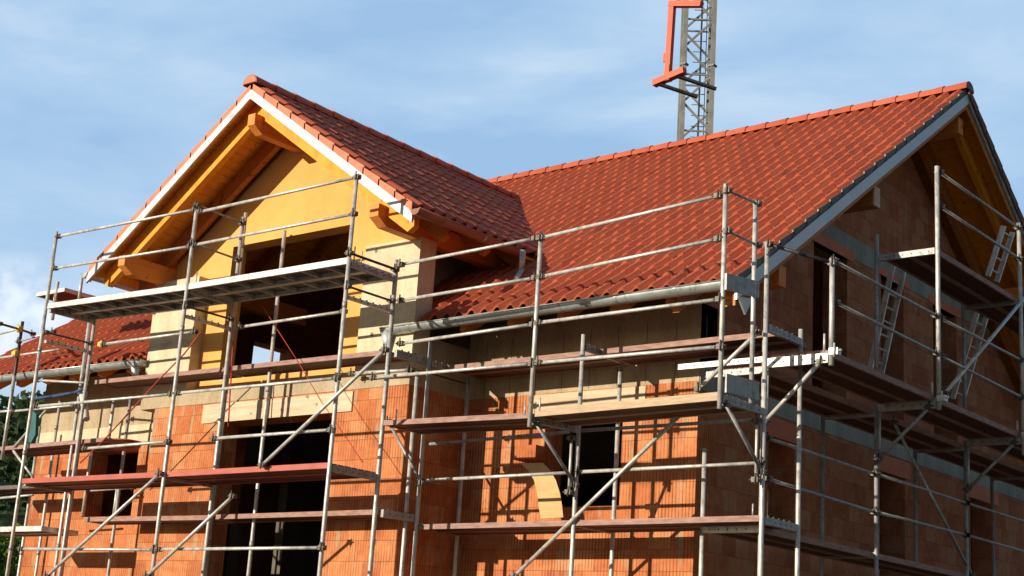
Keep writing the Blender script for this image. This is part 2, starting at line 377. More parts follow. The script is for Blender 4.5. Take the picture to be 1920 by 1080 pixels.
# main front: brick below, concrete ring above
WIN_R = (-11.18, -10.03, 2.0, 3.06); WIN_L = (-20.42, -19.15, 2.03, 3.08)
m = MB(); wall_holes(m, 'Y', YF, T, -12.49, XR, GZ, 3.40, [WIN_R]); m.build('brick_wall', 'brick', house)['label'] = 'orange brick front wall right of the gable wing'
m = MB(); wall_holes(m, 'Y', YF, T, XL, -17.45, GZ, 3.12, [WIN_L]); m.build('brick_wall', 'brick', house)['label'] = 'orange brick front wall left of the gable wing'
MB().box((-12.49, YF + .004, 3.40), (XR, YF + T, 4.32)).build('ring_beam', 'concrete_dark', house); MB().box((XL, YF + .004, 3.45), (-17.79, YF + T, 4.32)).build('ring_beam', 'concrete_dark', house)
m = MB(); m.box((XL, YF - .006, 3.12), (-17.79, YF + T, 3.45)); m.build('concrete_band', 'concrete', house)
for a, b, y, z0, z1, mt in ((-11.45, -9.72, YF - .012, 3.06, 3.385, 'raw_board'), (-16.35, -13.44, WY - .02, 3.12, 3.38, 'raw_board')):
    m = MB(); m.box((a, y, z0 + .002), (b, y + .03, z1)); o = m.build('lintel_board', mt, house)
# shutter seams of the ring beam
for k in range(9): MB().box((-12.2 + k * .41, YF + .000, 3.42), (-12.195 + k * .41, YF + .006, 4.15)).build('formwork_seam', 'coupler_iron', house)
# wing
m = MB(); OPL = (-16.02, -13.73, -.6, 3.12)
wall_holes(m, 'Y', WY, T, -17.45, -12.49, GZ, 3.40, [OPL])
wall_holes(m, 'X', -12.49, -T, WY + T, YF + T, GZ, 3.40, []); wall_holes(m, 'X', -17.45, T, WY + T, YF + T, GZ, 3.40, [])
m.build('wing_wall', 'brick', house)['label'] = 'brick ground floor of the gable wing'
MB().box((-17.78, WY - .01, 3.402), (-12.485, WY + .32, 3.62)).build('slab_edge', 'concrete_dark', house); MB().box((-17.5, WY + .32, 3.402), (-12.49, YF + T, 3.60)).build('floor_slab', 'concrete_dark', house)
MB().box((-17.78, WY, 3.622), (-16.80, WY + .30, 5.30)).build('concrete_column', 'concrete', house); MB().box((-13.46, WY, 3.622), (-12.49, WY + .30, 5.30)).build('concrete_column', 'concrete', house)
m = MB()
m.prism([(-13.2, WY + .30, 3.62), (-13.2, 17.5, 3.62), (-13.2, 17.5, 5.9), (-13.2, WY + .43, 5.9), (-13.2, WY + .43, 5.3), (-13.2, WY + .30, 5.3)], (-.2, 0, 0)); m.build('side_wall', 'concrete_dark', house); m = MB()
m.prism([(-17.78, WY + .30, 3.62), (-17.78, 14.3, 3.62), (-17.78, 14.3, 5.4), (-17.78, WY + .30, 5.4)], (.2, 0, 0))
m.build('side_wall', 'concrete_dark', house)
m = MB()
for cx, x0 in ((-12.74, 0), (-12.75, 0)): pass
ho = (-16.34, -13.98, 3.86, 5.72)
wall_holes(m, 'Y', WYY, .25, -16.80, -13.46, 3.622, 5.75, [ho])
# gable triangle above, cut under the roof boards
gz = lambda x: zwing(x) - .30
m.prism([(-17.57, WYY, 5.302), (-16.80, WYY, 5.302), (-16.80, WYY, 5.75), (-13.46, WYY, 5.75), (-13.46, WYY, 5.302), (-12.67, WYY, 5.302), (-12.67, WYY, gz(-12.67)), (WX, WYY, gz(WX)), (-17.57, WYY, gz(-17.57))], (0, .25, 0))
m.build('gable_wall', 'yellow_render', house)['label'] = 'yellow rendered gable wall with a large opening'
MB().box((-12.493, WY + .301, 3.62), (-12.70, YF + .003, 4.06)).build('side_wall', 'concrete_dark', house)
MB().box((-13.2, YF + .006, 3.62), (-12.70, YF + T, 4.32)).build('ring_beam', 'concrete_dark', house)
# formwork tie holes in the right column
for px, py in ((705, 470), (703, 524), (697, 627)):
    p = V(px, py, Y=WY - .004); MB().tube(p, p + Vector((0, .02, 0)), .028, seg=14).build('tie_hole', 'coupler_iron', house)
# right gable wall
DOORS = [(16.94, 17.9, 3.76, 5.78), (18.93, 19.67, 3.76, 5.82), (20.70, 21.56, 3.76, 5.80)]
LOWO = [(15.86, 16.51, 1.95, 3.03), (18.91, 19.70, .9, 3.04), (22.0, 22.95, .9, 3.08)]
m = MB()
wall_holes(m, 'X', XR, -T, YF + T, YB, GZ, 3.30, LOWO); wall_holes(m, 'X', XR, -T, 16.2, 22.7, 3.60, 5.83, DOORS)
for sg in (0, 1):
    fy = (lambda y: y) if sg == 0 else (lambda y: 2 * RY - y)
    yt = RY - (RZ - .32 - 5.83) / SL
    ya0 = YF + .01; pts = [(XR, fy(ya0), 3.60), (XR, fy(16.2), 3.60), (XR, fy(16.2), 5.83), (XR, fy(yt), 5.83), (XR, fy(ya0), zmain(ya0) - .32)]
    m.prism(pts, (-T, 0, 0))
m.build('gable_brick', 'brick_gable_shade', house)['label'] = 'shaded brick gable end wall on the right'
zb = lambda y: min(zmain(y), zmain(2 * RY - y)) - .32
m = MB(); m.prism([(XR, 17.0, 6.13), (XR, 21.9, 6.13), (XR, RY, zb(RY))] if False else [(XR, YF + .3, 5.832 if zb(YF + .3) > 5.84 else zb(YF + .3)), (XR, YB - .3, zb(YB - .3)), (XR, RY, zb(RY))], (-T, 0, 0))
me_ = MB()
ya = RY - (zb(RY) - 5.83) / SL; ya2 = 2 * RY - ya
yb_ = RY - (zb(RY) - 6.13) / SL; yb2 = 2 * RY - yb_
me_.prism([(XR, yb_, 6.13), (XR, yb2, 6.13), (XR, RY, zb(RY))], (-T, 0, 0)); me_.build('gable_peak', 'brick_gable_shade', house)
m = MB(); m.prism([(XR + .01, ya, 5.83), (XR + .01, ya2, 5.83), (XR + .01, yb2, 6.13), (XR + .01, yb_, 6.13)], (-T - .01, 0, 0)); m.build('ring_beam', 'concrete_band', house)
m = MB(); m.box((XR + .012, YF + .013, 3.30), (XR - T, YB, 3.60)); m.build('ring_beam', 'concrete_band', house)
# box lintels over the openings of the gable wall
for a, b, z0, z1 in DOORS: MB().box((XR + .016, a - .18, z1 + .0), (XR - .1, b + .18, 5.93)).build('box_lintel', 'tile_face', house)
for a, b, z0, z1 in LOWO: MB().box((XR + .016, a - .15, z1 + .002), (XR - .1, b + .15, z1 + .235)).build('box_lintel', 'tile_face', house)
# left gable wall, back wall (with openings that let the sky show through), inner walls and floors
m = MB(); wall_holes(m, 'X', XL, T, YF + T, YB, GZ, 4.3, [(18.35, 19.35, 3.9, 4.31), (16.3, 17.6, 2.0, 3.1)]); wall_holes(m, 'X', XL, T, 17.0, 21.9, 4.3, 5.9, [(18.35, 19.35, 4.29, 5.88)])
for sg in (0, 1):
    fy = (lambda y: y) if sg == 0 else (lambda y: 2 * RY - y)
    m.prism([(XL, fy(YF + .1), 4.3), (XL, fy(17.0), 4.3), (XL, fy(17.0), 5.9), (XL, fy(16.35), 5.9), (XL, fy(YF + .1), zmain(YF + .1) - .34)], (T, 0, 0))
m.prism([(XL, 16.4, 5.9), (XL, 22.5, 5.9), (XL, RY, zb(RY))], (T, 0, 0)); m.build('gable_brick', 'brick_gable_shade', house)['label'] = 'brick gable end wall on the left'
m = MB(); wall_holes(m, 'Y', YB, -T, XL, XR, GZ, 4.3, []); m.build('back_wall', 'brick', house)
for a, b in (((XL + T, YF + T, 3.42), (XR - T, YB - T, 3.58)), ((XL + T, YF + T, .62), (XR - T, YB - T, .85)), ((-17.08, WY + T, .62), (-12.86, YF + T, .85))): MB().box(a, b).build('floor_slab', 'concrete_inner_shade', house)
for a, b in (((V(411, 1030, Y=14.3).x, 14.3, .86), (V(428, 1030, Y=14.3).x, 14.5, V(418, 983, Y=14.3).z)), ((-18.9, 17.0, .86), (-18.7, 24.2, 3.41)), ((-12.0, 16.9, .86), (-9.4, 17.1, 3.41)), ((-13.62, 17.6, 3.59), (-13.42, 24.0, 5.2))): MB().box(a, b).build('partition_wall', 'concrete_inner_shade', house)

# ---- roofs
def tiles(m, p0, ud, vd, nd, nu, nv, pu, pv, skip=None, seed=1):
    rnd = random.Random(seed); S = 9
    US = (0, .10, .26, .42, .57, .70, .80, .86, 1.0); PROF = (.003, 0, .012, .040, .060, .066, .060, .004, .003)
    if ud.x < -.5 or ud.y > .5: US = US[:]
    for j in range(nv):
        for i in range(nu):
            c = p0 + ud * ((i + .5) * pu) + vd * ((j + .5) * pv)
            if skip and skip(c): continue
            m.t = min(1, max(0, rnd.gauss(.5, .11)))
            jv = rnd.uniform(-.004, .004); jn = rnd.uniform(-.003, .004); tilt = rnd.uniform(-.005, .005)
            n0 = len(m.v)
            for r in range(3):
                for k in range(S):
                    u = US[k]
                    h = PROF[k]
                    if r == 0: v = jv; hh = h - .010 + jn
                    elif r == 1: v = jv; hh = h + .018 + jn
                    else: v = pv + .03; hh = h - .004 + jn
                    m.v.append(tuple(p0 + ud * ((i + u) * pu) + vd * (j * pv + v) + nd * (hh + tilt * u)))
            m.smooth = False
            for k in range(S - 1): a = n0 + k; m.face(a, a + 1, a + S + 1, a + S)
            m.smooth = True
            # separate smooth sheet so the lip stays crisp
            b0 = len(m.v); m.v += m.v[n0 + S:n0 + 3 * S]
            for k in range(S - 1): a = b0 + k; m.face(a, a + 1, a + S + 1, a + S)
    m.smooth = False
vd = Vector((0, RY - EY, RZ - EZ)).normalized(); nd = Vector((0, -vd.z, vd.y)); LV = math.hypot(RY - EY, RZ - EZ)
roof = MB()
def skipm(c): return abs(c.x - WX) < WE + .0 and zmain(c.y) < zwing(c.x) - .06 and not ((abs(c.x - WX) > WHW - .05 or c.x > -13.24) and c.y < 16.8 and zmain(c.y) < WRZ - WSL * WE - .1 + .25)
nrow = 21; pv = LV / nrow; ncol = 76; pu = (XVR - .02 - XVL) / ncol
tiles(roof, Vector((XVL, EY, EZ)), Vector((1, 0, 0)), vd, nd, ncol, nrow, pu, pv, skipm, 3)
ro = roof.build('roof_slope', 'roof_tile', house, fix=False); ro['label'] = 'sunlit red tiled front slope of the main roof'
vb = Vector((0, -vd.y, vd.z)); nb = Vector((0, vd.z, vd.y)); roof = MB()
tiles(roof, Vector((XVR - .02, 2 * RY - EY, EZ)), Vector((-1, 0, 0)), vb, nb, ncol, nrow, pu, pv, None, 4)
roof.build('roof_slope', 'roof_tile', house, fix=False)['label'] = 'tiled rear slope of the main roof'
# wing slopes
wl = math.hypot(WE, WE * WSL); wrow = 11; wpv = wl / wrow; wcol = 34; wpu = .2
ez = WRZ - WSL * WE
for sgn, nm in ((1, 'shaded tiled right slope of the front gable roof'), (-1, 'tiled left slope of the front gable roof')):
    vdw = Vector((-sgn * WE, 0, WE * WSL)).normalized(); ndw = Vector((sgn * WSL, 0, 1)).normalized(); roof = MB()
    tiles(roof, Vector((WX + sgn * WE, WV + .02 + (0 if sgn > 0 else 0), ez)) if sgn > 0 else Vector((WX - WE, WV + .02, ez)), Vector((0, 1, 0)), vdw, ndw, wcol, wrow, wpu, wpv,
          lambda c: zmain(c.y) > zwing(c.x) + .10, 5 + sgn)
    roof.build('roof_slope', 'roof_tile', house, fix=False)['label'] = nm
# ridge caps
def caps(a, b, pitch, name='ridge_tiles', r=.13):
    m = MB(); a = Vector(a); b = Vector(b); d = (b - a); L = d.length; d.normalize(); sd = d.cross(Vector((0, 0, 1))).normalized(); n = max(1, round(L / pitch)); p = L / n; rnd = random.Random(9)
    for i in range(n):
        m.t = min(1, max(0, rnd.gauss(.5, .2))); n0 = len(m.v); S = 11
        for e, (t, rr) in enumerate(((i * p, r + .012), ((i + 1) * p + .04, r - .006))):
            for q in (0, 1):
                for k in range(S):
                    an = math.pi * (-.05 + 1.1 * k / (S - 1)); m.v.append(tuple(a + d * t + sd * math.cos(an) * (rr - q * .018) + Vector((0, 0, 1)) * (math.sin(an) * (rr - q * .018) * .85)))
        m.smooth = True
        for k in range(S - 1):
            m.face(n0 + k, n0 + k + 1, n0 + 2 * S + k + 1, n0 + 2 * S + k)
        m.smooth = False
        for k in range(S - 1): m.face(n0 + k, n0 + k + 1, n0 + S + k + 1, n0 + S + k)
        for k in range(S - 1): m.face(n0 + S + k, n0 + S + k + 1, n0 + 3 * S + k + 1, n0 + 3 * S + k)
    return m
m = caps((XVR + .03, RY, RZ + .015), (XVL, RY, RZ + .015), .36)
# end disc of the ridge
m.build('ridge_tiles', 'roof_tile', house, fix=False)['label'] = 'ridge caps of the main roof'
m = caps((WX, WV - .04, WRZ + .02), (WX, 18.6, WRZ + .02), .36)
m.build('ridge_tiles', 'roof_tile', house, fix=False)['label'] = 'ridge caps of the front gable roof'
def half_disc(c, axis, r, mat):
    m = MB(); pts = []
    for k in range(13):
        a = math.pi * k / 12
        if axis == 'Y': pts.append((c[0] + r * math.cos(a), c[1], c[2] + r * .85 * math.sin(a)))
        else: pts.append((c[0], c[1] + r * math.cos(a), c[2] + r * .85 * math.sin(a)))
    m.prism(pts, (0, .03, 0) if axis == 'Y' else (-.03, 0, 0)); return m.build('ridge_end', mat, house)
half_disc((WX, WV - .045, WRZ + .02), 'Y', .125, 'tile_face'); half_disc((XVR + .035, RY, RZ + .01), 'X', .13, 'coupler_iron')
# verge tiles of the wing (vertical flanges with a step per course) and of the main roof
def verge(axis, c, foot, vdir, pvv, nrows, up, mat, flip, depth=.13):
    m = MB()
    for j in range(nrows):
        a = foot + vdir * (j * pvv); b = foot + vdir * ((j + 1) * pvv + .03)
        o = Vector((0, 0, .055)); o2 = Vector((0, 0, .025)); dn = Vector((0, 0, -depth)); dn2 = Vector((0, 0, -depth + .03))
        e = Vector((0, -.018, 0)) if axis == 'Y' else Vector((.018, 0, 0))
        m.prism([a + o, b + o2, b + dn2, a + dn], e)
    return m.build('verge_tiles', mat, house)
for sgn in (1, -1):
    vdw = Vector((-sgn * WE, 0, WE * WSL)).normalized()
    verge('Y', 0, Vector((WX + sgn * WE, WV + .018, ez)), vdw, wpv, wrow, None, 'tile_face', sgn, .11)
verge('X', 0, Vector((XVR - .03, EY, EZ)), vd, pv, nrow, None, 'coupler_iron', 1, .05)
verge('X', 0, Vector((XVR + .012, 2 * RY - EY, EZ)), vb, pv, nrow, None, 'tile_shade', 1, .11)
verge('X', 0, Vector((XVL, EY, EZ)), vd, pv, nrow, None, 'tile_face', 1, .08)
# roof boarding
def slab(pts, th, name, mat, ext=None):
    m = MB(); m.prism(pts, (0, 0, -th)); return m.build(name, mat, house)
o1 = -.06
def board_strips(p_of, u0, u1, v0, v1, nv, th, name, mat, along='u'):
    m = MB()
    for k in range(nv):
        a = v0 + (v1 - v0) * k / nv; b = v0 + (v1 - v0) * (k + 1) / nv - .006
        q = [p_of(u0, a), p_of(u1, a), p_of(u1, b), p_of(u0, b)]; m.prism(q, (0, 0, -th))
    return m.build(name, mat, house)
pm = lambda u, v: Vector((u, EY + v, zmain(EY + v) + o1)); pmb = lambda u, v: Vector((u, 2 * RY - EY - v, zmain(EY + v) + o1))
DYR = RY - EY
board_strips(pm, XVR - .04, -11.95, .04, DYR, 46, .03, 'soffit_boards', 'soffit_wood')
board_strips(pm, XVL + .04, WX - 3.15, .04, DYR, 46, .03, 'soffit_boards', 'soffit_wood')
board_strips(pmb, XVR - .04, XVL + .04, .04, DYR, 46, .03, 'soffit_boards', 'soffit_wood')
m = MB(); m.prism([(-11.95, 15.3, zmain(15.3) + o1), (WX, 18.4, zmain(18.4) + o1), (WX - 3.15, 15.3, zmain(15.3) + o1), (WX - 3.15, RY, zmain(RY) + o1), (-11.95, RY, zmain(RY) + o1)], (0, 0, -.03)); m.build('roof_boarding', 'rafter_wood', house)
for sgn in (1, -1):
    pw = lambda u, v: Vector((WX + sgn * (WE - v), u, WRZ - WSL * (WE - v) + o1))
    m = MB(); nb_ = 27
    for k in range(nb_):
        a = .02 + (WE - .02) * k / nb_; b = .02 + (WE - .02) * (k + 1) / nb_ - .008
        xm = WE - (a + b) / 2; yend = min(18.3, EY + (zwing(WX + xm) - EZ) / SL + .1)
        m.prism([pw(WV + .05, a), pw(yend, a), pw(yend, b), pw(WV + .05, b)], (0, 0, -.03))
    m.build('soffit_boards', 'soffit_wood', house)
    # counter batten / fascia metal along the verge
    f0 = WX + sgn * (WE + .02); zf = lambda x: WRZ - WSL * abs(x - WX)
    y0 = WV - .005
    m = MB(); m.prism([(f0, y0, zf(f0) - .06), (WX, y0, zf(WX) - .06), (WX, y0, zf(WX) - .195), (f0, y0, zf(f0) - .195)], (0, .03, 0)); m.build('verge_flashing', 'zinc_flashing', house)
    fa = f0 - sgn * .03
    m = MB(); m.prism([(fa, y0 + .032, zf(fa) - .08), (WX, y0 + .032, zf(WX) - .08), (WX, y0 + .032, zf(WX) - .19), (fa, y0 + .032, zf(fa) - .19)], (0, .03, 0)); m.build('fascia_board', 'soffit_wood', house)
    # rafters: visible yellow one close to the verge, more behind
    xe = WX + sgn * (WE - .13)
    def rafter(y, w_, d, mat, xend, name='rafter'):
        m = MB(); t0 = .095; m.prism([(xend, y, zf(xend) - t0 - .03), (WX + sgn * .003, y, zf(WX) - t0), (WX + sgn * .003, y, zf(WX) - t0 - d), (xend + -sgn * .10, y, zf(xend - sgn * .10) - t0 - d), (xend, y, zf(xend) - t0 - d + .13)], (0, w_, 0)); return m.build(name, mat, house)
    rafter(WV + .20, .09, .30, 'stained_beam', xe)['label'] = 'bright yellow verge rafter of the front gable'
    rafter(WV + .80, .09, .27, 'rafter_wood', WX + sgn * (WE - .15))
    for yy in (13.95, 14.65, 15.35, 16.05, 16.75):
        rafter(yy, .09, .24, 'rafter_wood', WX + sgn * (WE - .15)) if not (yy > 15.2) else rafter(yy, .09, .2, 'rafter_wood', WX + sgn * 1.9)
# purlins of the wing
def purlin(x, y0, y1, z, w_, h, cutz=.1, mat='stained_purlin'):
    m = MB(); m.prism([(x - w_ / 2, y0, z), (x - w_ / 2, y0, z - h + cutz), (x - w_ / 2, y0 + .16, z - h), (x - w_ / 2, y1, z - h), (x - w_ / 2, y1, z)], (w_, 0, 0)); return m.build('purlin', mat, house)
purlin(WX, WV + .06, 16.5, WRZ - .40, .14, .26)
for sgn in (1, -1):
    xp = WX + sgn * 2.52; purlin(xp, WV + .06, 16.0, WRZ - WSL * 2.52 - .33, .15, .26)
# main roof: rafters with tails, purlins, verge flashing and rafter on the right gable
rx = [V(px, py, Y=13.33).x for px, py in ((867, 637), (954, 627), (1047, 616), (1144, 603), (1245, 592), (1365, 577))]
rx = [rx[0] + (rx[-1] - rx[0]) * k / 5 for k in range(6)] + [-18.4 - .72 * k for k in range(6)]
for x in rx:
    m = MB(); a = EY + .10; zt = lambda y: zmain(y) - .09
    m.prism([(x - .045, a, zt(a) - .0), (x - .045, a, zt(a) - .13), (x - .045, a + .1, zt(a + .1) - .22), (x - .045, RY - .05, zt(RY - .05) - .22), (x - .045, RY - .05, zt(RY - .05))], (.09, 0, 0)); m.build('rafter', 'stained_purlin', house)
for s in (0, 1):
    fy = (lambda y: y) if s == 0 else (lambda y: 2 * RY - y)
    xf = XVR - .0
    m = MB(); m.prism([(xf, fy(EY - .02), EZ - .055), (xf, fy(RY), RZ - .04), (xf, fy(RY), RZ - (.20 if s == 0 else .16)), (xf, fy(EY - .02), EZ - (.215 if s == 0 else .17))], (-.03, 0, 0)); m.build('verge_flashing', 'zinc_flashing' if s == 0 else 'zinc', house)
    m = MB(); m.prism([(xf - .032, fy(EY), EZ - .08), (xf - .032, fy(RY), RZ - .06), (xf - .032, fy(RY), RZ - .27), (xf - .032, fy(EY), EZ - .27)], (-.03, 0, 0)); m.build('fascia_board', 'rafter_wood', house)
    for xx, mt, dd in ((-8.15, 'soffit_wood', .26), (-8.75, 'rafter_wood', .26)):
        m = MB(); m.prism([(xx, fy(EY + .12), zmain(EY + .12) - .095), (xx, fy(RY), RZ - .095), (xx, fy(RY), RZ - .095 - dd), (xx, fy(EY + .2), zmain(EY + .2) - .095 - dd)], (-.09, 0, 0)); m.build('rafter', mt, house)
    yp = fy(16.75)
    m = MB(); m.box((XVR - .12, yp - .08, zmain(16.75) - .36), (-9.2, yp + .08, zmain(16.75) - .62)); m.build('purlin', 'stained_purlin' if s else 'rafter_wood', house)
    m = MB(); m.box((XVR - .115, yp - .081, zmain(16.75) - .359), (XVR - .135, yp + .081, zmain(16.75) - .621)); m.build('purlin_end', 'raw_board', house)
    yp = fy(EY + 1.15)
    m = MB(); m.box((XVR - .12, yp - .08, zmain(EY + 1.15) - .34), (-9.2, yp + .08, zmain(EY + 1.15) - .58)); m.build('purlin', 'stained_purlin', house)
m = MB(); m.box((XVR - .12, RY - .08, RZ - .40), (-9.2, RY + .08, RZ - .64)); m.build('purlin', 'stained_purlin', house)
# left verge
m = MB(); m.prism([(XVL, EY, EZ - .05), (XVL, RY, RZ - .04), (XVL, RY, RZ - .24), (XVL, EY, EZ - .24)], (.03, 0, 0)); m.build('fascia_board', 'rafter_wood', house)
# gutters
def gutter(p, q, r, mat, name='gutter', ends=True):
    m = MB(); p = Vector(p); q = Vector(q); d = (q - p).normalized(); sd = d.cross(Vector((0, 0, 1))).normalized(); S = 12; L = (q - p).length
    n0 = len(m.v); m.smooth = True
    for c in (p, q):
        for rr in (r, r - .006):
            for k in range(S + 1):
                a = math.pi * (1 + k / S); m.v.append(tuple(c + sd * (rr * math.cos(a)) + Vector((0, 0, rr * math.sin(a)))))
    for w_ in (0, 1):
        for k in range(S): a = n0 + w_ * (S + 1) + k; m.face(a, a + 1, a + 2 * (S + 1) + 1, a + 2 * (S + 1))
    for e in (1, -1): m.tube(p + sd * e * r, q + sd * e * r, .010, seg=8)
    m.smooth = False
    if ends:
        for c in (p, q): m.prism([c + sd * (r * math.cos(math.pi * (1 + k / S))) + Vector((0, 0, r * math.sin(math.pi * (1 + k / S)))) for k in range(S + 1)], d * .004)
    g = m.build(name, mat, house)
    k = .45
    while k < L - .1:    # joint sleeves and bracket straps
        m = MB(); c = p + d * k; wd = .035
        for j in range(S):
            a0 = math.pi * (1 + j / S); a1 = math.pi * (1 + (j + 1) / S); f = lambda a, R_: sd * (R_ * math.cos(a)) + Vector((0, 0, R_ * math.sin(a)))
            m.quad(c + f(a0, r + .004), c + f(a1, r + .004), c + d * wd + f(a1, r + .004), c + d * wd + f(a0, r + .004))
        b = m.build('gutter_strap', mat if int(k * 10) % 3 else 'galvanised_dull', g); b.location = (0, 0, 0)
        k += .78
    return g
gutter((-12.95, EY - .10, EZ - .075), (XVR + .04, EY - .10, EZ - .035), .085, 'zinc')['label'] = 'long zinc gutter under the main roof, right of the gable wing'
gutter((-17.75, EY - .10, EZ - .075), (XVL, EY - .10, EZ - .035), .085, 'zinc')['label'] = 'zinc gutter under the main roof, left of the gable wing'
gutter((WX + WE + .075, WV - .02, ez - .05), (WX + WE + .075, 14.35, ez - .06), .075, 'gutter_brown')['label'] = 'reddish eave gutter of the front gable roof'
gutter((WX - WE - .075, WV - .02, ez - .05), (WX - WE - .075, 14.35, ez - .06), .075, 'zinc')['label'] = 'zinc gutter of the left eave of the front gable roof'
# hopper outlets
for x in (-12.88, -17.95):
    m = MB(); m.tube((x, EY - .10, EZ - .12), (x, EY - .10, EZ - .34), .085, .035, 12); m.build('gutter_outlet', 'zinc_flashing', house)
m = MB(); p = V(978, 505, Y=14.1); m.path([p + Vector((0, 0, .25)), p, p + Vector((.02, -.12, -.18))], .04, 10); m.build('downpipe', 'zinc', house)
m = MB(); m.prism([V(1385, 556, X=XVR + .02), V(1412, 560, X=XVR + .02), V(1398, 590, X=XVR + .02)], (-.02, 0, 0)); m.build('gutter_end', 'zinc', house)
# brick block at the window side and sagging board

# ------------------------------------------------------------------ scaffolds
RT = .0255
class Scaf:
    def __init__(s, label, loc): s.r = thing('scaffold', label, 'scaffold', loc, 'scaffolds round the house')
    def tube(s, name, p, q, r=RT, mat='galvanised', label=None):
        o = MB().tube(p, q, r).build(name, mat, s.r)
        if label: o['label'] = label
        return o
    def clamp(s, p, par, size=.038, mat='coupler_iron'):
        m = MB(); p = Vector(p); a = random.uniform(-.5, .5)
        m.box(p - Vector((size, size * .8, size * .7)), p + Vector((size, size * .8, size * .7)))
        m.tube(p + Vector((size * .3, -size, -size * 1.3)), p + Vector((size * .4, -size * 1.1, size * 1.6)), size * .22, seg=6)
        m.tube(p + Vector((-size * 1.7, -size * .5, 0)), p + Vector((size * 1.8, -size * .6, size * .1)), size * .28, seg=6)
        o = m.build('coupler', mat, par); o.location = (0, 0, 0); return o
    def post(s, a, b, Y=None, X=None, bottom=None, mat='galvanised', r=RT, foot=True):
        """a,b: photo points on the tube, in the plane Y or X; stays plumb"""
        p = V(*a, Y=Y, X=X); q = V(*b, Y=Y, X=X); x = (p.x + q.x) / 2; y = (p.y + q.y) / 2
        z0 = GZ if bottom is None else (q.z if bottom == 'b' else bottom)
        o = s.tube('standard', (x, y, z0), (x, y, p.z), r, mat)
        # spigot joint collars
        k = z0 + 1.1
        while k < p.z - .3: c = MB().tube((x, y, k), (x, y, k + .07), r + .005).build('joint_collar', 'galvanised_dull', o); c.location = (0, 0, 0); k += 2.0
        return x, y, p.z, o
    def rail(s, a, b, Y=None, X=None, r=.0195, mat='galvanised', ends=True, level=False, name='guard_rail'):
        p = V(*a, Y=Y, X=X); q = V(*b, Y=Y, X=X)
        if level: p.z = q.z = (p.z + q.z) / 2
        o = s.tube(name, p, q, r, mat)
        if ends:
            for e in (p, q): s.clamp(e, o)
        return o
    def bar(s, p, q, r=.02, mat='galvanised', name='brace', ends=True):
        o = s.tube(name, p, q, r, mat)
        if ends:
            for e in (p, q): s.clamp(e, o, .038)
        return o
    def deckY(s, x0, x1, y0, y1, z, edge='deck_edge', th=.065, ribs=False, under='deck_ply', z2=None):
        z2 = z if z2 is None else z2; m = MB(); zz = lambda x: z + (z2 - z) * (x - x0) / (x1 - x0)
        n = 2 if y1 - y0 > .5 else 1
        for k in range(n):
            a = y0 + (y1 - y0) * k / n; b = y0 + (y1 - y0) * (k + 1) / n - .012
            m.cur = 0
            for yy in (a, b - .03): m.prism([(x0, yy, z - th), (x1, yy, z2 - th), (x1, yy, z2), (x0, yy, z)], (0, .03, 0))
            m.prism([(x0, a + .03, z - th), (x0, b - .03, z - th), (x0, b - .03, z), (x0, a + .03, z)], (.03, 0, 0)); m.prism([(x1, a + .03, z2 - th), (x1, b - .03, z2 - th), (x1, b - .03, z2), (x1, a + .03, z2)], (-.03, 0, 0))
            pz = .018 if ribs else th - .012
            m.cur = 1; m.prism([(x0 + .031, a + .031, z - pz), (x1 - .031, a + .031, z2 - pz), (x1 - .031, b - .031, z2 - pz), (x0 + .031, b - .031, z - pz)], (0, 0, pz - .006))
            nr = int(abs(x1 - x0) / .42) if ribs else 0; m.cur = 2
            for i in range(1, nr + 1):
                xx = x0 + (x1 - x0) * i / (nr + 1); m.box((xx - .018, a + .031, zz(xx) - th + .006), (xx + .018, b - .031, zz(xx) - .02))
        return m.build('deck', [edge, under, 'galvanised_dull'], s.r)
    def deckX(s, y0, y1, x0, x1, z, edge='deck_edge', th=.065, under='deck_ply_side'):
        m = MB(); n = 2 if x1 - x0 > .5 else 1
        for k in range(n):
            a = x0 + (x1 - x0) * k / n; b = x0 + (x1 - x0) * (k + 1) / n - .012; m.cur = 0
            m.box((a, y0, z - th), (a + .03, y1, z)); m.box((b - .03, y0, z - th), (b, y1, z)); m.box((a + .03, y0, z - th), (b - .03, y0 + .03, z)); m.box((a + .03, y1 - .03, z - th), (b - .03, y1, z))
            m.cur = 1; m.box((a + .031, y0 + .031, z - th + .012), (b - .031, y1 - .031, z - .012))
        return m.build('deck', [edge, under, 'galvanised_dull'], s.r)
    def transom(s, p, q, h=.055, mat='galvanised_dull', pins=True):
        """perforated U transom joining the two posts of a frame"""
        p = Vector(p); q = Vector(q); d = (q - p).normalized(); sd = d.cross(Vector((0, 0, 1))).normalized(); m = MB()
        m.beam(p, q, .045, h); L = (q - p).length; m.cur = 1; k = .1
        while k < L - .05:
            c = p + d * k
            for e in (1, -1): m.tube(c + sd * e * .0235, c + sd * e * .0245, .011, seg=8)
            if pins: m.tube(c + Vector((0, 0, h / 2)), c + Vector((0, 0, h / 2 + .02)), .012, seg=6)
            k += .11
        o = m.build('transom', [mat, 'coupler_iron'], s.r)
        return o

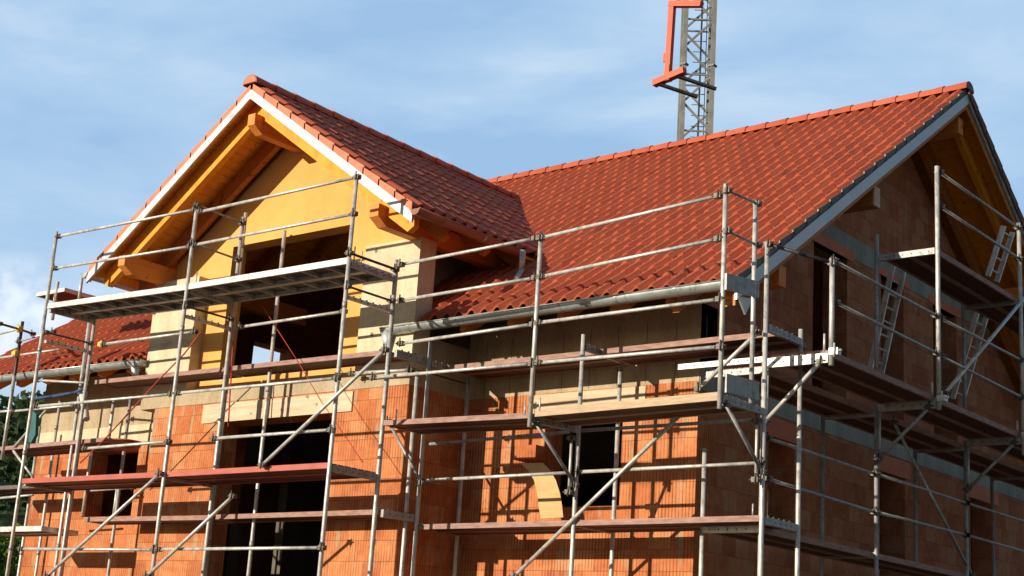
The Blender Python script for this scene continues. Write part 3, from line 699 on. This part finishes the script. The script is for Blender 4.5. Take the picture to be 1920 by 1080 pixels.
# --- A: free-standing scaffold before the gable wing
A = Scaf('tall galvanised scaffold in front of the yellow gable, with a pale top deck', (-15.5, 11.8, GZ))
YO, YI = 11.75, 12.54
axs = [-1.5612 * YO, -1.2948 * YO, -1.0444 * YO]
AP = {}
for i, (top, x) in enumerate(zip(((105, 440), (370, 383), (675, 328)), axs)):
    z = V(*top, Y=YO).z; o = A.tube('standard', (x, YO, GZ), (x, YO, z)); AP[i] = (x, z)
    for k in (1.25, 2.55, 4.02): c = MB().tube((x, YO, k), (x, YO, k + .07), RT + .005).build('joint_collar', 'galvanised_dull', o); c.location = (0, 0, 0)
itop = [V(162, 598, Y=YI).z, V(455, 408, Y=YI).z, V(745, 487, Y=YI).z]
for i in range(3):
    x = axs[i] + (.0 if i else .06); A.tube('standard', (x, YI, GZ), (x, YI, itop[i]), mat='galvanised')
    zt = [V(*q, Y=YO).z for q in ((89, 575), (353, 537), (655, 487))][i]
    A.transom((x, YO + .03, zt - .05), (x, YI - .03, zt - .05))
    zt2 = [V(*q, Y=YO).z for q in ((77, 640), (345, 592), (650, 556))][i]
    A.transom((x, YO + .03, zt2), (x, YI - .03, zt2), .04, 'galvanised')
    A.bar((x, YO + .02, zt2 + .13), (x, YI - .02, zt2 + .13), .014, 'coupler_iron', 'cross_bar')
    zt3 = [V(*q, Y=YO).z for q in ((52, 902), (305, 890), (620, 874))][i]
    A.transom((x, YO + .03, zt3 - .02), (x, YI - .03, zt3 - .02), .075)
dz = [V(*q, Y=YO).z for q in ((89, 569), (353, 532), (655, 482))]
A.deckY(axs[0] + .03, axs[1] - .03, YO - .0, YI, dz[0], 'aluminium', .075, True, 'deck_under_grey', dz[1])['label'] = 'pale aluminium deck of the top lift, left bay'
A.deckY(axs[1] + .03, axs[2] - .03, YO - .0, YI, dz[1], 'aluminium', .075, True, 'deck_under_grey', dz[2])['label'] = 'pale aluminium deck of the top lift, right bay'
dr = [V(*q, Y=YO).z for q in ((52, 897), (300, 885), (618, 867))]
A.deckY(axs[0] + .03, axs[1] - .03, YO - .0, YI, dr[0], 'deck_edge_red', .065, False, 'deck_ply', dr[1])['label'] = 'red edged deck, left bay'
A.deckY(axs[1] + .03, axs[2] - .03, YO - .0, YI, dr[1], 'deck_edge_red', .065, False, 'deck_ply', dr[2])['label'] = 'red edged deck, right bay'
for a, b in (((110, 443), (366, 393)), ((376, 397), (670, 332)), ((104, 503), (357, 462)), ((366, 459), (664, 401)),
             ((68, 762), (322, 739)), ((334, 737), (632, 709)), ((160, 841), (316, 828)), ((402, 822), (622, 806)),
             ((40, 1029), (290, 1031)), ((298, 1030), (604, 1027))):
    A.rail(a, b, Y=YO)
A.rail((452, 613), (645, 584), Y=YI); A.rail((195, 645), (365, 622), Y=YI)
for a, b in (((88, 1080), (300, 888)), ((276, 1080), (437, 930)), ((492, 872), (722, 656))): A.rail(a, b, Y=YO - .06, r=.022, name='diagonal_brace')
# side guard rails at the middle and right frames
for i, pts in ((1, ((392, 393), (450, 412))), (1, ((380, 462), (440, 478)))):
    p = V(*pts[0], X=axs[1]); q = V(*pts[1], X=axs[1]); A.bar((axs[1], YO, p.z), (axs[1], YI, p.z - .02), .014, 'galvanised_dull', 'side_rail')
for z in (dz[2] + .05,): A.bar((axs[2], YO, z), (axs[2], YI, z), .016, 'dark_steel', 'side_rail')

# --- B: working scaffold along the house front
B = Scaf('galvanised scaffold with brown decks along the brick front and round the wing corner', (-12, 13.2, GZ))
# row in front of the wing
YW = 12.70
for a, b, mt in (((741, 500), (712, 900), 'galvanised_dull'), ((462, 399), (395, 980), 'galvanised'), ((530, 433), (472, 1060), 'galvanised')):
    B.post(a, b, Y=YW if mt != 'galvanised' or a[0] != 530 else 12.86, mat=mt)
B.post((150, 735), (127, 1080), Y=12.9, mat='galvanised_dull')
B.post((440, 560), (414, 770), Y=12.64, mat='coupler_iron')
zd = [V(*q, Y=YW).z for q in ((180, 715), (410, 689), (695, 659))]
B.deckY(V(178, 715, Y=YW).x, V(412, 690, Y=YW).x, YW, 13.12, zd[0] + .02, 'deck_edge', .06, False, 'deck_ply', zd[1])
B.deckY(V(416, 690, Y=YW).x, V(722, 655, Y=YW).x, YW, 13.12, zd[1], 'deck_edge', .06, False, 'deck_ply', zd[2])
B.deckY(V(158, 970, Y=YW).x, V(395, 966, Y=YW).x, YW, 13.12, V(158, 970, Y=YW).z, 'deck_edge', .06, False, 'deck_ply', V(395, 966, Y=YW).z)
B.deckY(V(405, 965, Y=YW).x, V(708, 955, Y=YW).x, YW, 13.12, V(405, 965, Y=YW).z, 'deck_edge', .06, False, 'deck_ply', V(708, 955, Y=YW).z)
# rows before the recessed front on the right
YB0, YO2, YI2 = 12.45, 13.25, 14.0
MX = [-12.26, -9.92, -7.58]
for i, top in enumerate(((812, 640), (1088, 628), (1445, 455))):
    z = V(*top, Y=YO2).z; B.tube('standard', (MX[i], YO2, GZ), (MX[i], YO2, z))
B.tube('standard', (MX[0] - .09, YO2 - .1, GZ), (MX[0] - .09, YO2 - .1, V(798, 700, Y=YO2).z))
for i, top in enumerate(((870, 690), (1155, 690), (1497, 618))):
    z = V(*top, Y=YI2).z; B.tube('standard', (MX[i], YI2, GZ), (MX[i], YI2, z))
BX = [-12.2, V(1005, 600, Y=YB0).x, V(1355, 560, Y=YB0).x]
for i, (a, b) in enumerate((((1010, 438), (1003, 800)), ((1352, 347), (1356, 766)))):
    B.tube('standard', (BX[i + 1], YB0, V(*b, Y=YB0).z), (BX[i + 1], YB0, V(*a, Y=YB0).z))
x418 = -7.58; B.tube('standard', (x418, 12.99, 2.75), (x418, 12.99, V(1418, 378, Y=12.99).z))
B.rail((1364, 357), (1420, 382), X=x418, r=.014, mat='galvanised_dull', name='side_rail'); B.rail((1364, 433), (1420, 460), X=x418, r=.014, mat='galvanised_dull', name='side_rail')
for a, b in (((752, 496), (1004, 447)), ((1014, 446), (1347, 367)), ((752, 563), (1004, 521)), ((1014, 519), (1347, 448)),
             ((752, 644), (1000, 608)), ((1010, 605), (1350, 561)), ((700, 708), (998, 682)), ((1010, 680), (1352, 650))):
    B.rail(a, b, Y=YB0)
for a, b in (((790, 901), (1074, 886)), ((1084, 885), (1428, 868))): B.rail(a, b, Y=YO2)
for a, b in (((803, 833), (1066, 810)), ((1080, 808), (1320, 793)), ((1320, 793), (1430, 786))): B.rail(a, b, Y=YO2 + .05, mat='galvanised_dull', ends=False)
# bracket decks
za, zc = V(745, 785, Y=YB0).z, V(1000, 772, Y=YB0).z
B.deckY(-12.2, BX[1] - .03, YB0 + .03, 13.15, za, 'deck_edge', .06, False, 'deck_ply', zc)
B.deckY(BX[1] + .03, BX[2] - .03, YB0 + .03, 13.15, V(1012, 765, Y=YB0).z, 'deck_edge_wood', .085, False, 'deck_ply', V(1350, 733, Y=YB0).z)['label'] = 'deck with a pale timber edge'
# frame decks of the two lifts
for z, z2 in ((V(800, 983, Y=YO2).z, V(1428, 966, Y=YO2).z), (V(815, 688, Y=YO2).z, V(1410, 624, Y=YO2).z)):
    ya_, yb_2 = (YO2, YI2 - .05) if z < 2.5 else (13.54, 14.2)
    if z > 2.5: z *= 13.54 / YO2; z2 *= 13.54 / YO2
    B.deckY(MX[0] + .04, MX[1] - .03, ya_, yb_2, z, 'deck_edge', .06, False, 'deck_ply', (z + z2) / 2); B.deckY(MX[1] + .03, MX[2] - .03, ya_, yb_2, (z + z2) / 2, 'deck_edge', .06, False, 'deck_ply', z2)
    for x in MX: B.transom((x, YO2 + .03, (z + z2) / 2 - .03), (x, YI2 - .03, (z + z2) / 2 - .03), .075)
# transoms of the wing row at its right end
for z in (zd[2] - .05, V(712, 957, Y=YW).z - .03): B.transom((-12.34, YW + .03, z), (-12.30, YO2 - .03, z), .09)
# bracket struts
for i in (1, 2):
    z = V(*(((1005, 775), (1355, 737))[i - 1]), Y=YB0).z
    B.transom((BX[i], YB0 + .03, z - .05), (MX[i], YO2 - .03, z - .05), .07)
    B.bar((BX[i], YB0 + .1, z - .08), (MX[i], YO2 - .01, z - .66), .02, 'galvanised_dull', 'bracket_strut')
    B.bar((MX[i] - .03, YO2 - .08, z - .75), (MX[i] - .03, YO2 - .08, z - .15), .016, 'galvanised', 'bracket_post')
for a, b in (((965, 1080), (1292, 762)), ((1310, 729), (1420, 624))): B.rail(a, b, Y=YO2 - .05, r=.022, name='diagonal_brace')
B.rail((728, 790), (790, 905), Y=YO2 - .2, r=.018, mat='galvanised_dull', name='diagonal_brace')
# toe boards on the right end
for tl, br, h in (((1363, 512), (1424, 528), .17), ((1363, 700), (1424, 716), .19)):
    p = V(*tl, X=-7.56); q = V(*br, X=-7.56); m = MB(); m.prism([p, q, q - Vector((0, 0, h)), p - Vector((0, 0, h))], (-.025, 0, 0)); m.build('toe_board', 'galvanised_dull', B.r)
# pipe laid under the eave inside
B.rail((660, 700), (770, 694), Y=13.0, r=.022)

for x, y, z in ((axs[0] + .14, YO + .02, dz[0]), (axs[1] + .14, YO + .02, dz[1]), (axs[2] - .1, YO + .3, dz[2] + .02), (axs[2], YO + .08, dz[2])):
    A.tube('locking_pin', (x, y, z - .04), (x, y, z + .15), .009)
for x, z in ((BX[1] + .1, V(1012, 765, Y=YB0).z), (BX[1] - .1, zc), (MX[2] - .12, V(1428, 966, Y=YO2).z), (-12.0, za)):
    B.tube('locking_pin', (x, YB0 + .03 if z > 2.2 else YO2 + .03, z - .02), (x, YB0 + .03 if z > 2.2 else YO2 + .03, z + .12), .009)
# --- C: scaffold along the right gable
C = Scaf('shaded galvanised scaffold with bracketed decks along the brick gable end on the right', (-7.8, 18, GZ))
XO, XI, XB = -7.8, -8.5, -7.02
YS = [13.62, 16.29, 18.93, 21.6, 24.2]
zlo = .2145 * 7.8; zup = 3.40; zbr = 3.47; zt4 = V(1758, 458, X=XB).z - .02
for k, y in enumerate(YS):
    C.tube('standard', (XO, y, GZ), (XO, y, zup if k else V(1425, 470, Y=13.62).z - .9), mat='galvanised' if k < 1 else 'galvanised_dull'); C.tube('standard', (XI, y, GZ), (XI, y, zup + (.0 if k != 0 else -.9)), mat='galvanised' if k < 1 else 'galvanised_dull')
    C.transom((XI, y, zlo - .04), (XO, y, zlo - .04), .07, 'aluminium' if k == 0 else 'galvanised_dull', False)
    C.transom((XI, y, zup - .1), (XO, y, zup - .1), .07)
    # bracket and its strut
    bm_ = MB(); C.transom((XO + .03, y, zbr - .1), (XB - .03, y, zbr - .1), .10, 'galvanised' if k == 0 else 'galvanised_dull', False)
    C.bar((XO + .02, y, zbr - .72), (XB - .12, y, zbr - .13), .022, 'aluminium' if k == 0 else 'galvanised_dull', 'bracket_strut')
    C.bar((XO + .02, y + .03, zbr - .70), (XO + .03, y + .03, zbr - .1), .016, 'galvanised', 'bracket_post')
    if k == 0: C.transom((XI - .35, y - .02, zbr - .06), (XO, y - .02, zbr - .06), .06, 'galvanised', False)
tops = [V(1560, 484, X=XB).z, V(1758, 313, X=XB).z, V(1915, 422, X=XB).z, 6.3, 5.2]
bots = [V(1560, 686, X=XB).z, V(1760, 768, X=XB).z, V(1912, 850, X=XB).z, 3.1, 3.1]
for k, y in enumerate(YS): C.tube('standard', (XB, y, bots[k]), (XB, y, tops[k]), RT + .002, mat='galvanised')
for k in range(4):
    y0, y1 = YS[k] + .04, YS[k + 1] - .04
    C.deckX(y0, y1, XI + .03, XO - .03, zlo + .0); C.deckX(y0, y1, XI + .03, XO - .03, zup - .04); C.deckX(y0, y1, XO + .06, XB - .04, zbr)
for k in (1, 2, 3):
    C.deckX(YS[k] + .04, YS[k + 1] - .04, XO + .06, XB - .04, zt4); 
    C.transom((XO + .03, YS[k], zt4 - .06), (XB - .03, YS[k], zt4 - .06), .075, 'galvanised_dull', False)
    C.tube('standard', (XO - .0, YS[k], zbr), (XO - .0, YS[k], zt4 + .25), mat='galvanised_dull')
C.bar((XB, 16.33, zt4 + .75), (XB, 16.33, zt4 + .76), .01) if False else None
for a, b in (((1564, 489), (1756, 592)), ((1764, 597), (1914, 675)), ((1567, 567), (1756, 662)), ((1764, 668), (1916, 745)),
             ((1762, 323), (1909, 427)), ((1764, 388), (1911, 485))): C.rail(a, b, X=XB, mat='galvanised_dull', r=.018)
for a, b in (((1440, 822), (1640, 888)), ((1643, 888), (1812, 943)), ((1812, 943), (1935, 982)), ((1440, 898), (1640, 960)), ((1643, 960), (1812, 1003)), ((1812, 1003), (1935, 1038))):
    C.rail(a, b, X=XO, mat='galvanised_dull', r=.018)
C.bar((-7.58, 13.27, V(1445, 460, X=-7.58).z), (XB, YS[0], tops[0] - .05), .019, 'dark_steel', 'side_rail')
p, q = V(1772, 738, X=XB), V(1925, 553, X=XB); C.bar(p, q, .024, 'galvanised', 'diagonal_brace')
p, q = V(1676, 792, X=XO), V(1822, 1078, X=XO); C.bar(p, q, .02, 'galvanised_dull', 'diagonal_brace')
for y, z in ((13.66, zlo), (16.33, zlo)): pass
# vertical clamps on top of the brackets
for k in range(3):
    o = C.tube('locking_pin', (XB - .08, YS[k], zbr - .02), (XB - .08, YS[k], zbr + .16), .012); C.clamp((XB + .04, YS[k], zbr - .04), o, .05, 'aluminium')

# --- D: scaffold at the left end
D = Scaf('galvanised scaffold at the left end with a brown deck, seen against the hillside', (-21.5, 13.3, GZ))
for a, b, Y_, bt, mt in (((24, 705), (6, 862), 12.6, 'b', 'galvanised'), ((36, 604), (20, 800), 12.9, 'b', 'dark_steel'), ((176, 592), (167, 712), 13.05, 'b', 'aluminium'),
                         ((110, 736), (72, 1080), 13.9, None, 'galvanised'), ((72, 800), (37, 1080), 13.9, None, 'galvanised'), ((163, 602), (107, 1080), 13.0, None, 'galvanised'),
                         ((243, 745), (205, 1080), 13.9, None, 'galvanised_dull'), ((212, 752), (204, 835), 13.6, 'b', 'galvanised'), ((170, 838), (157, 968), 13.9, 'b', 'galvanised'), ((220, 907), (215, 965), 13.9, 'b', 'galvanised')):
    D.post(a, b, Y=Y_, bottom=bt, mat=mt)
for a, b, Y_ in (((0, 671), (112, 655), 12.9), ((0, 772), (22, 770), 12.6), ((25, 771), (140, 760), 12.9), ((0, 934), (62, 928), 12.9), ((88, 921), (118, 922), 13.9), ((166, 920), (250, 914), 13.9), ((36, 640), (100, 622), 12.9), ((0, 626), (34, 617), 12.9)):
    D.rail(a, b, Y=Y_, ends=a[0] > 10, r=.018)
p, q = V(0, 606, X=-20.6), V(130, 655, X=-20.6); D.bar(V(0, 607, Y=12.3), V(36, 617, Y=12.9), .018, 'dark_steel', 'side_rail'); D.bar(V(36, 617, Y=12.92), V(62, 626, Y=13.3), .018, 'dark_steel', 'side_rail')
D.deckY(V(-30, 838, Y=12.95).x, V(196, 818, Y=12.95).x, 12.95, 13.6, V(0, 838, Y=12.95).z, 'deck_edge', .06, False, 'deck_ply', V(196, 820, Y=12.95).z)
D.deckY(V(-40, 992, Y=12.75).x, V(78, 988, Y=12.75).x, 12.75, 13.4, V(0, 988, Y=12.75).z, 'aluminium', .075, False, 'deck_ply', V(78, 986, Y=12.75).z)
D.deckY(V(-40, 905, Y=13.3).x, V(66, 922, Y=13.3).x, 13.3, 13.9, V(0, 905, Y=13.3).z - .05, 'coupler_iron', .06, False, 'deck_ply')
D.deckY(V(100, 545, Y=13.3).x, V(153, 538, Y=13.3).x, 13.0, 14.2, V(115, 545, Y=13.1).z, 'aluminium', .06, False, 'deck_ply')
D.post((109, 528), (98, 600), Y=13.0, bottom='b'); D.post((155, 520), (147, 562), Y=13.0, bottom='b')
for a, b in (((27, 838), (90, 765)), ((25, 845), (62, 895))): D.rail(a, b, Y=12.93, r=.02, name='diagonal_brace', ends=False)
for q in ((37, 617), (30, 663), (192, 646)):
    p = V(*q, Y=12.86); m = MB(); m.tube(p - Vector((0, 0, .05)), p + Vector((0, 0, .05)), .045); m.box(p - Vector((.05, .05, .03)), p + Vector((.05, .02, .03))); m.build('yellow_clamp', 'yellow_plastic', D.r)
D.rail((196, 646), (365, 622), Y=12.86, r=.02)
D.rail((70, 713), (163, 718), Y=12.8, r=.018); 

# ------------------------------------------------------------------ ladders
def ladder(bl, br_, tl, tr, n, label):
    bl, br_, tl, tr = [Vector(p) for p in (bl, br_, tl, tr)]
    t = thing('ladder', label, 'ladder', (bl + br_) / 2, 'access ladders on the right scaffold')
    for a, b in ((bl, tl), (br_, tr)): MB().beam(a, b, .028, .07, (1, 0, 0)).build('ladder_rail', 'aluminium', t)
    for k in range(n):
        f = (k + .6) / n; MB().tube(bl.lerp(tl, f), br_.lerp(tr, f), .014, seg=8).build('rung', 'aluminium', t)
def lad(bl, tl, w, X0, X1, n, label):
    a = V(*bl, X=X0); b = V(*tl, X=X1); d = Vector((0, w, 0)); ladder(a, a + d, b, b + d, n, label)
lad((1632, 690), (1676, 488), .32, -8.25, -7.95, 8, 'aluminium ladder standing nearest the front on the right scaffold deck')
lad((1786, 748), (1836, 572), .32, -8.25, -7.95, 8, 'aluminium ladder farther back on the right scaffold, below the upper deck')
lad((1852, 518), (1882, 424), .32, -7.55, -7.35, 4, 'short pale ladder end rising through the upper deck at the right edge')

# ------------------------------------------------------------------ crane mast and pallet fork
cy = 31.0; c0 = V(1302, 270, Y=cy); hw = .37
cr_ = thing('tower_crane', 'grey lattice crane mast rising behind the main roof ridge', 'crane', (c0.x, cy, GZ))
cz0, cz1 = GZ, 30.0
ang = R(38); cs, sn = math.cos(ang), math.sin(ang)
cor = [Vector((c0.x + (a * cs - b * sn) * hw, cy + (a * sn + b * cs) * hw, 0)) for a, b in ((-1, -1), (1, -1), (1, 1), (-1, 1))]
for p in cor:
    m = MB(); m.beam(p + Vector((0, 0, cz0)), p + Vector((0, 0, cz1)), .12, .12, (cs, sn, 0)); m.build('mast_leg', 'crane_grey', cr_)
for f in range(4):
    m = MB(); a, b = cor[f], cor[(f + 1) % 4]; z = cz0; k = 0
    while z < cz1 - .9:
        p, q = (a, b) if k % 2 else (b, a); m.beam(p + Vector((0, 0, z)), q + Vector((0, 0, z + .78)), .05, .05); 
        if k % 2 == 0: m.beam(a + Vector((0, 0, z)), b + Vector((0, 0, z)), .04, .04)
        z += .78; k += 1
    m.build('lattice_bracing', 'crane_grey', cr_)
for e in (-.17, .17):
    pp = Vector((c0.x + e * cs, cy + e * sn + .1, 0)); MB().beam(pp + Vector((0, 0, cz0)), pp + Vector((0, 0, cz1)), .03, .03).build('ladder_rail', 'crane_grey', cr_)
m = MB(); z = cz0 + .3
while z < cz1: m.beam((c0.x - .17 * cs, cy - .17 * sn + .1, z), (c0.x + .17 * cs, cy + .17 * sn + .1, z), .02, .02); z += .3
tag(m.build('ladder_rungs', 'crane_grey', cr_), kind='stuff')
for p in cor:
    z = 11.0
    while z < 21: MB().box(p + Vector((-.085, -.085, z)), p + Vector((.085, .085, z + .05))).build('leg_flange', 'coupler_iron', cr_); z += 2.35
m = MB(); m.tube((c0.x + .1, cy, cz0), (c0.x + .1, cy, cz1), .025); m.tube((c0.x + .2, cy + .1, cz0), (c0.x + .2, cy + .1, cz1), .012); m.build('cable', 'galvanised_dull', cr_)
fy = 22.0
fk = thing('pallet_fork', 'orange crane pallet fork with black tines hanging before the mast', 'pallet fork', V(1265, 150, Y=fy))
P = lambda px, py: V(px, py, Y=fy)
m = MB(); m.beam(P(1253, 152), P(1253, 132) + Vector((0, 0, .1)), .12, .10); m.beam(P(1252, 146), P(1261, 6), .115, .10, (0, 1, 0)); m.build('fork_frame', 'orange_paint', fk)
m = MB(); m.beam(P(1256, 8), P(1316, 8), .12, .11); m.build('fork_arm', 'orange_paint', fk)
q1, q2 = P(1226, 157), P(1284, 132); q1 = q1 + Vector((0, 0, 0)); m = MB(); m.beam(q1, q2, .14, .12); m.build('cross_head', 'orange_paint', fk)
for a, b in (((1236, 155), (1308, 182)), ((1270, 140), (1343, 167))):
    s_ = P(*a); e_ = V(*b, Y=fy + .5); MB().beam(s_ - Vector((0, 0, .03)), e_, .09, .045).build('tine', 'dark_steel', fk)
m = MB(); m.tube(P(1272, 6), P(1272, 6) + Vector((0, 0, 3.0)), .012); m.tube(P(1272, 4), P(1272, -6), .05); m.build('hook', 'dark_steel', fk)
m = MB(); m.beam(P(1246, 116), P(1247, 100), .05, .05); m.build('latch', 'orange_paint', fk); m = MB(); m.beam(P(1249, 88), P(1260, 84), .03, .03); m.build('latch', 'orange_paint', fk)

# ------------------------------------------------------------------ loose things on the scaffold
def ribbon(pts, wv, th, mat, name, label, cat):
    m = MB(); pts = [Vector(p) for p in pts]; wv = Vector(wv); m.smooth = True
    for i, (a, b) in enumerate(zip(pts, pts[1:])):
        m.quad(a, a + wv, b + wv, b)
    nrm = Vector((0, th, 0))
    for a, b in zip(pts, pts[1:]): m.quad(a + nrm, a + wv + nrm, b + wv + nrm, b + nrm)
    for a, b in zip(pts, pts[1:]): m.quad(a, b, b + nrm, a + nrm); m.quad(a + wv, b + wv, b + wv + nrm, a + wv + nrm)
    o = m.build(name, mat); return tag(o, label, cat)
yb = 13.95
L_ = [V(*q, Y=yb) for q in ((975, 868), (990, 882), (1001, 900), (1007, 925), (1010, 950), (1014, 972))]
L2 = [V(*q, Y=yb) for q in ((1018, 868), (1030, 880), (1042, 900), (1050, 925), (1054, 950), (1056, 970))]
m = MB(); m.smooth = True
for i in range(5): m.quad(L_[i], L2[i], L2[i + 1], L_[i + 1])
for i in range(5): m.quad(*[p + Vector((0, .012, 0)) for p in (L_[i], L2[i], L2[i + 1], L_[i + 1])])
tag(m.build('bent_panel', 'bent_board'), 'tan panel curving down from the window opening to the brown deck', 'panel')
m = MB(); a_ = V(962, 862, Y=14.02); m.box(a_, a_ + Vector((.34, .22, .17))); tag(m.build('clay_block', 'brick'), 'clay block sticking out of the wall at the left side of the front window', 'block')
def strap(pts, Y_, mat, label, r=.013):
    m = MB(); m.path([V(*p, Y=Y_) for p in pts], r, 6); return tag(m.build('tie_strap', mat), label, 'strap', 'tie straps on the scaffold')
strap([(378, 622), (345, 664), (300, 710), (238, 778), (190, 830), (150, 868)], 12.2, 'red_strap', 'long red strap slanting down across the left scaffold bay', .011)
strap([(437, 640), (434, 700), (431, 740), (428, 800)], 12.58, 'red_strap', 'red strap hanging along the middle posts', .01)
strap([(493, 575), (520, 618), (560, 680), (602, 752), (650, 822), (680, 867)], 12.62, 'red_strap', 'thin red strap slanting down to the right before the big openings', .005)
strap([(60, 748), (100, 743), (140, 736), (160, 728)], 12.9, 'blue_strap', 'dark blue strap stretched between the left posts under the gutter', .025)
m = MB(); p = V(60, 775, Y=12.05); m.prism([V(60, 770, Y=12.1), V(68, 776, Y=12.1), V(66, 815, Y=12.1), V(58, 830, Y=12.1), V(53, 828, Y=12.1)], (0, .05, 0)); tag(m.build('tarpaulin', 'green_tarp'), 'small teal tarpaulin tied behind the leftmost tall post', 'tarpaulin')
p = V(157, 745, Y=13.0); m = MB(); m.tube(V(155, 738, Y=13.0), V(162, 786, Y=12.9), .055, .05); tag(m.build('pipe_piece', 'white_plastic'), 'short white pipe hanging from the left deck below the gutter', 'pipe')
# round tub on the left deck
tb = thing('mortar_tub', 'flat round reddish tub on the scaffold before the left window', 'tub', V(232, 838, Y=13.6)); c = V(232, 834, Y=13.6)
MB().tube(c - Vector((0, 0, .07)), c + Vector((0, 0, .04)), .22, .27, 20).build('tub_body', 'deck_edge_red', tb); MB().tube(c + Vector((0, 0, .035)), c + Vector((0, 0, .055)), .285, .285, 20).build('rim', 'rafter_wood', tb)
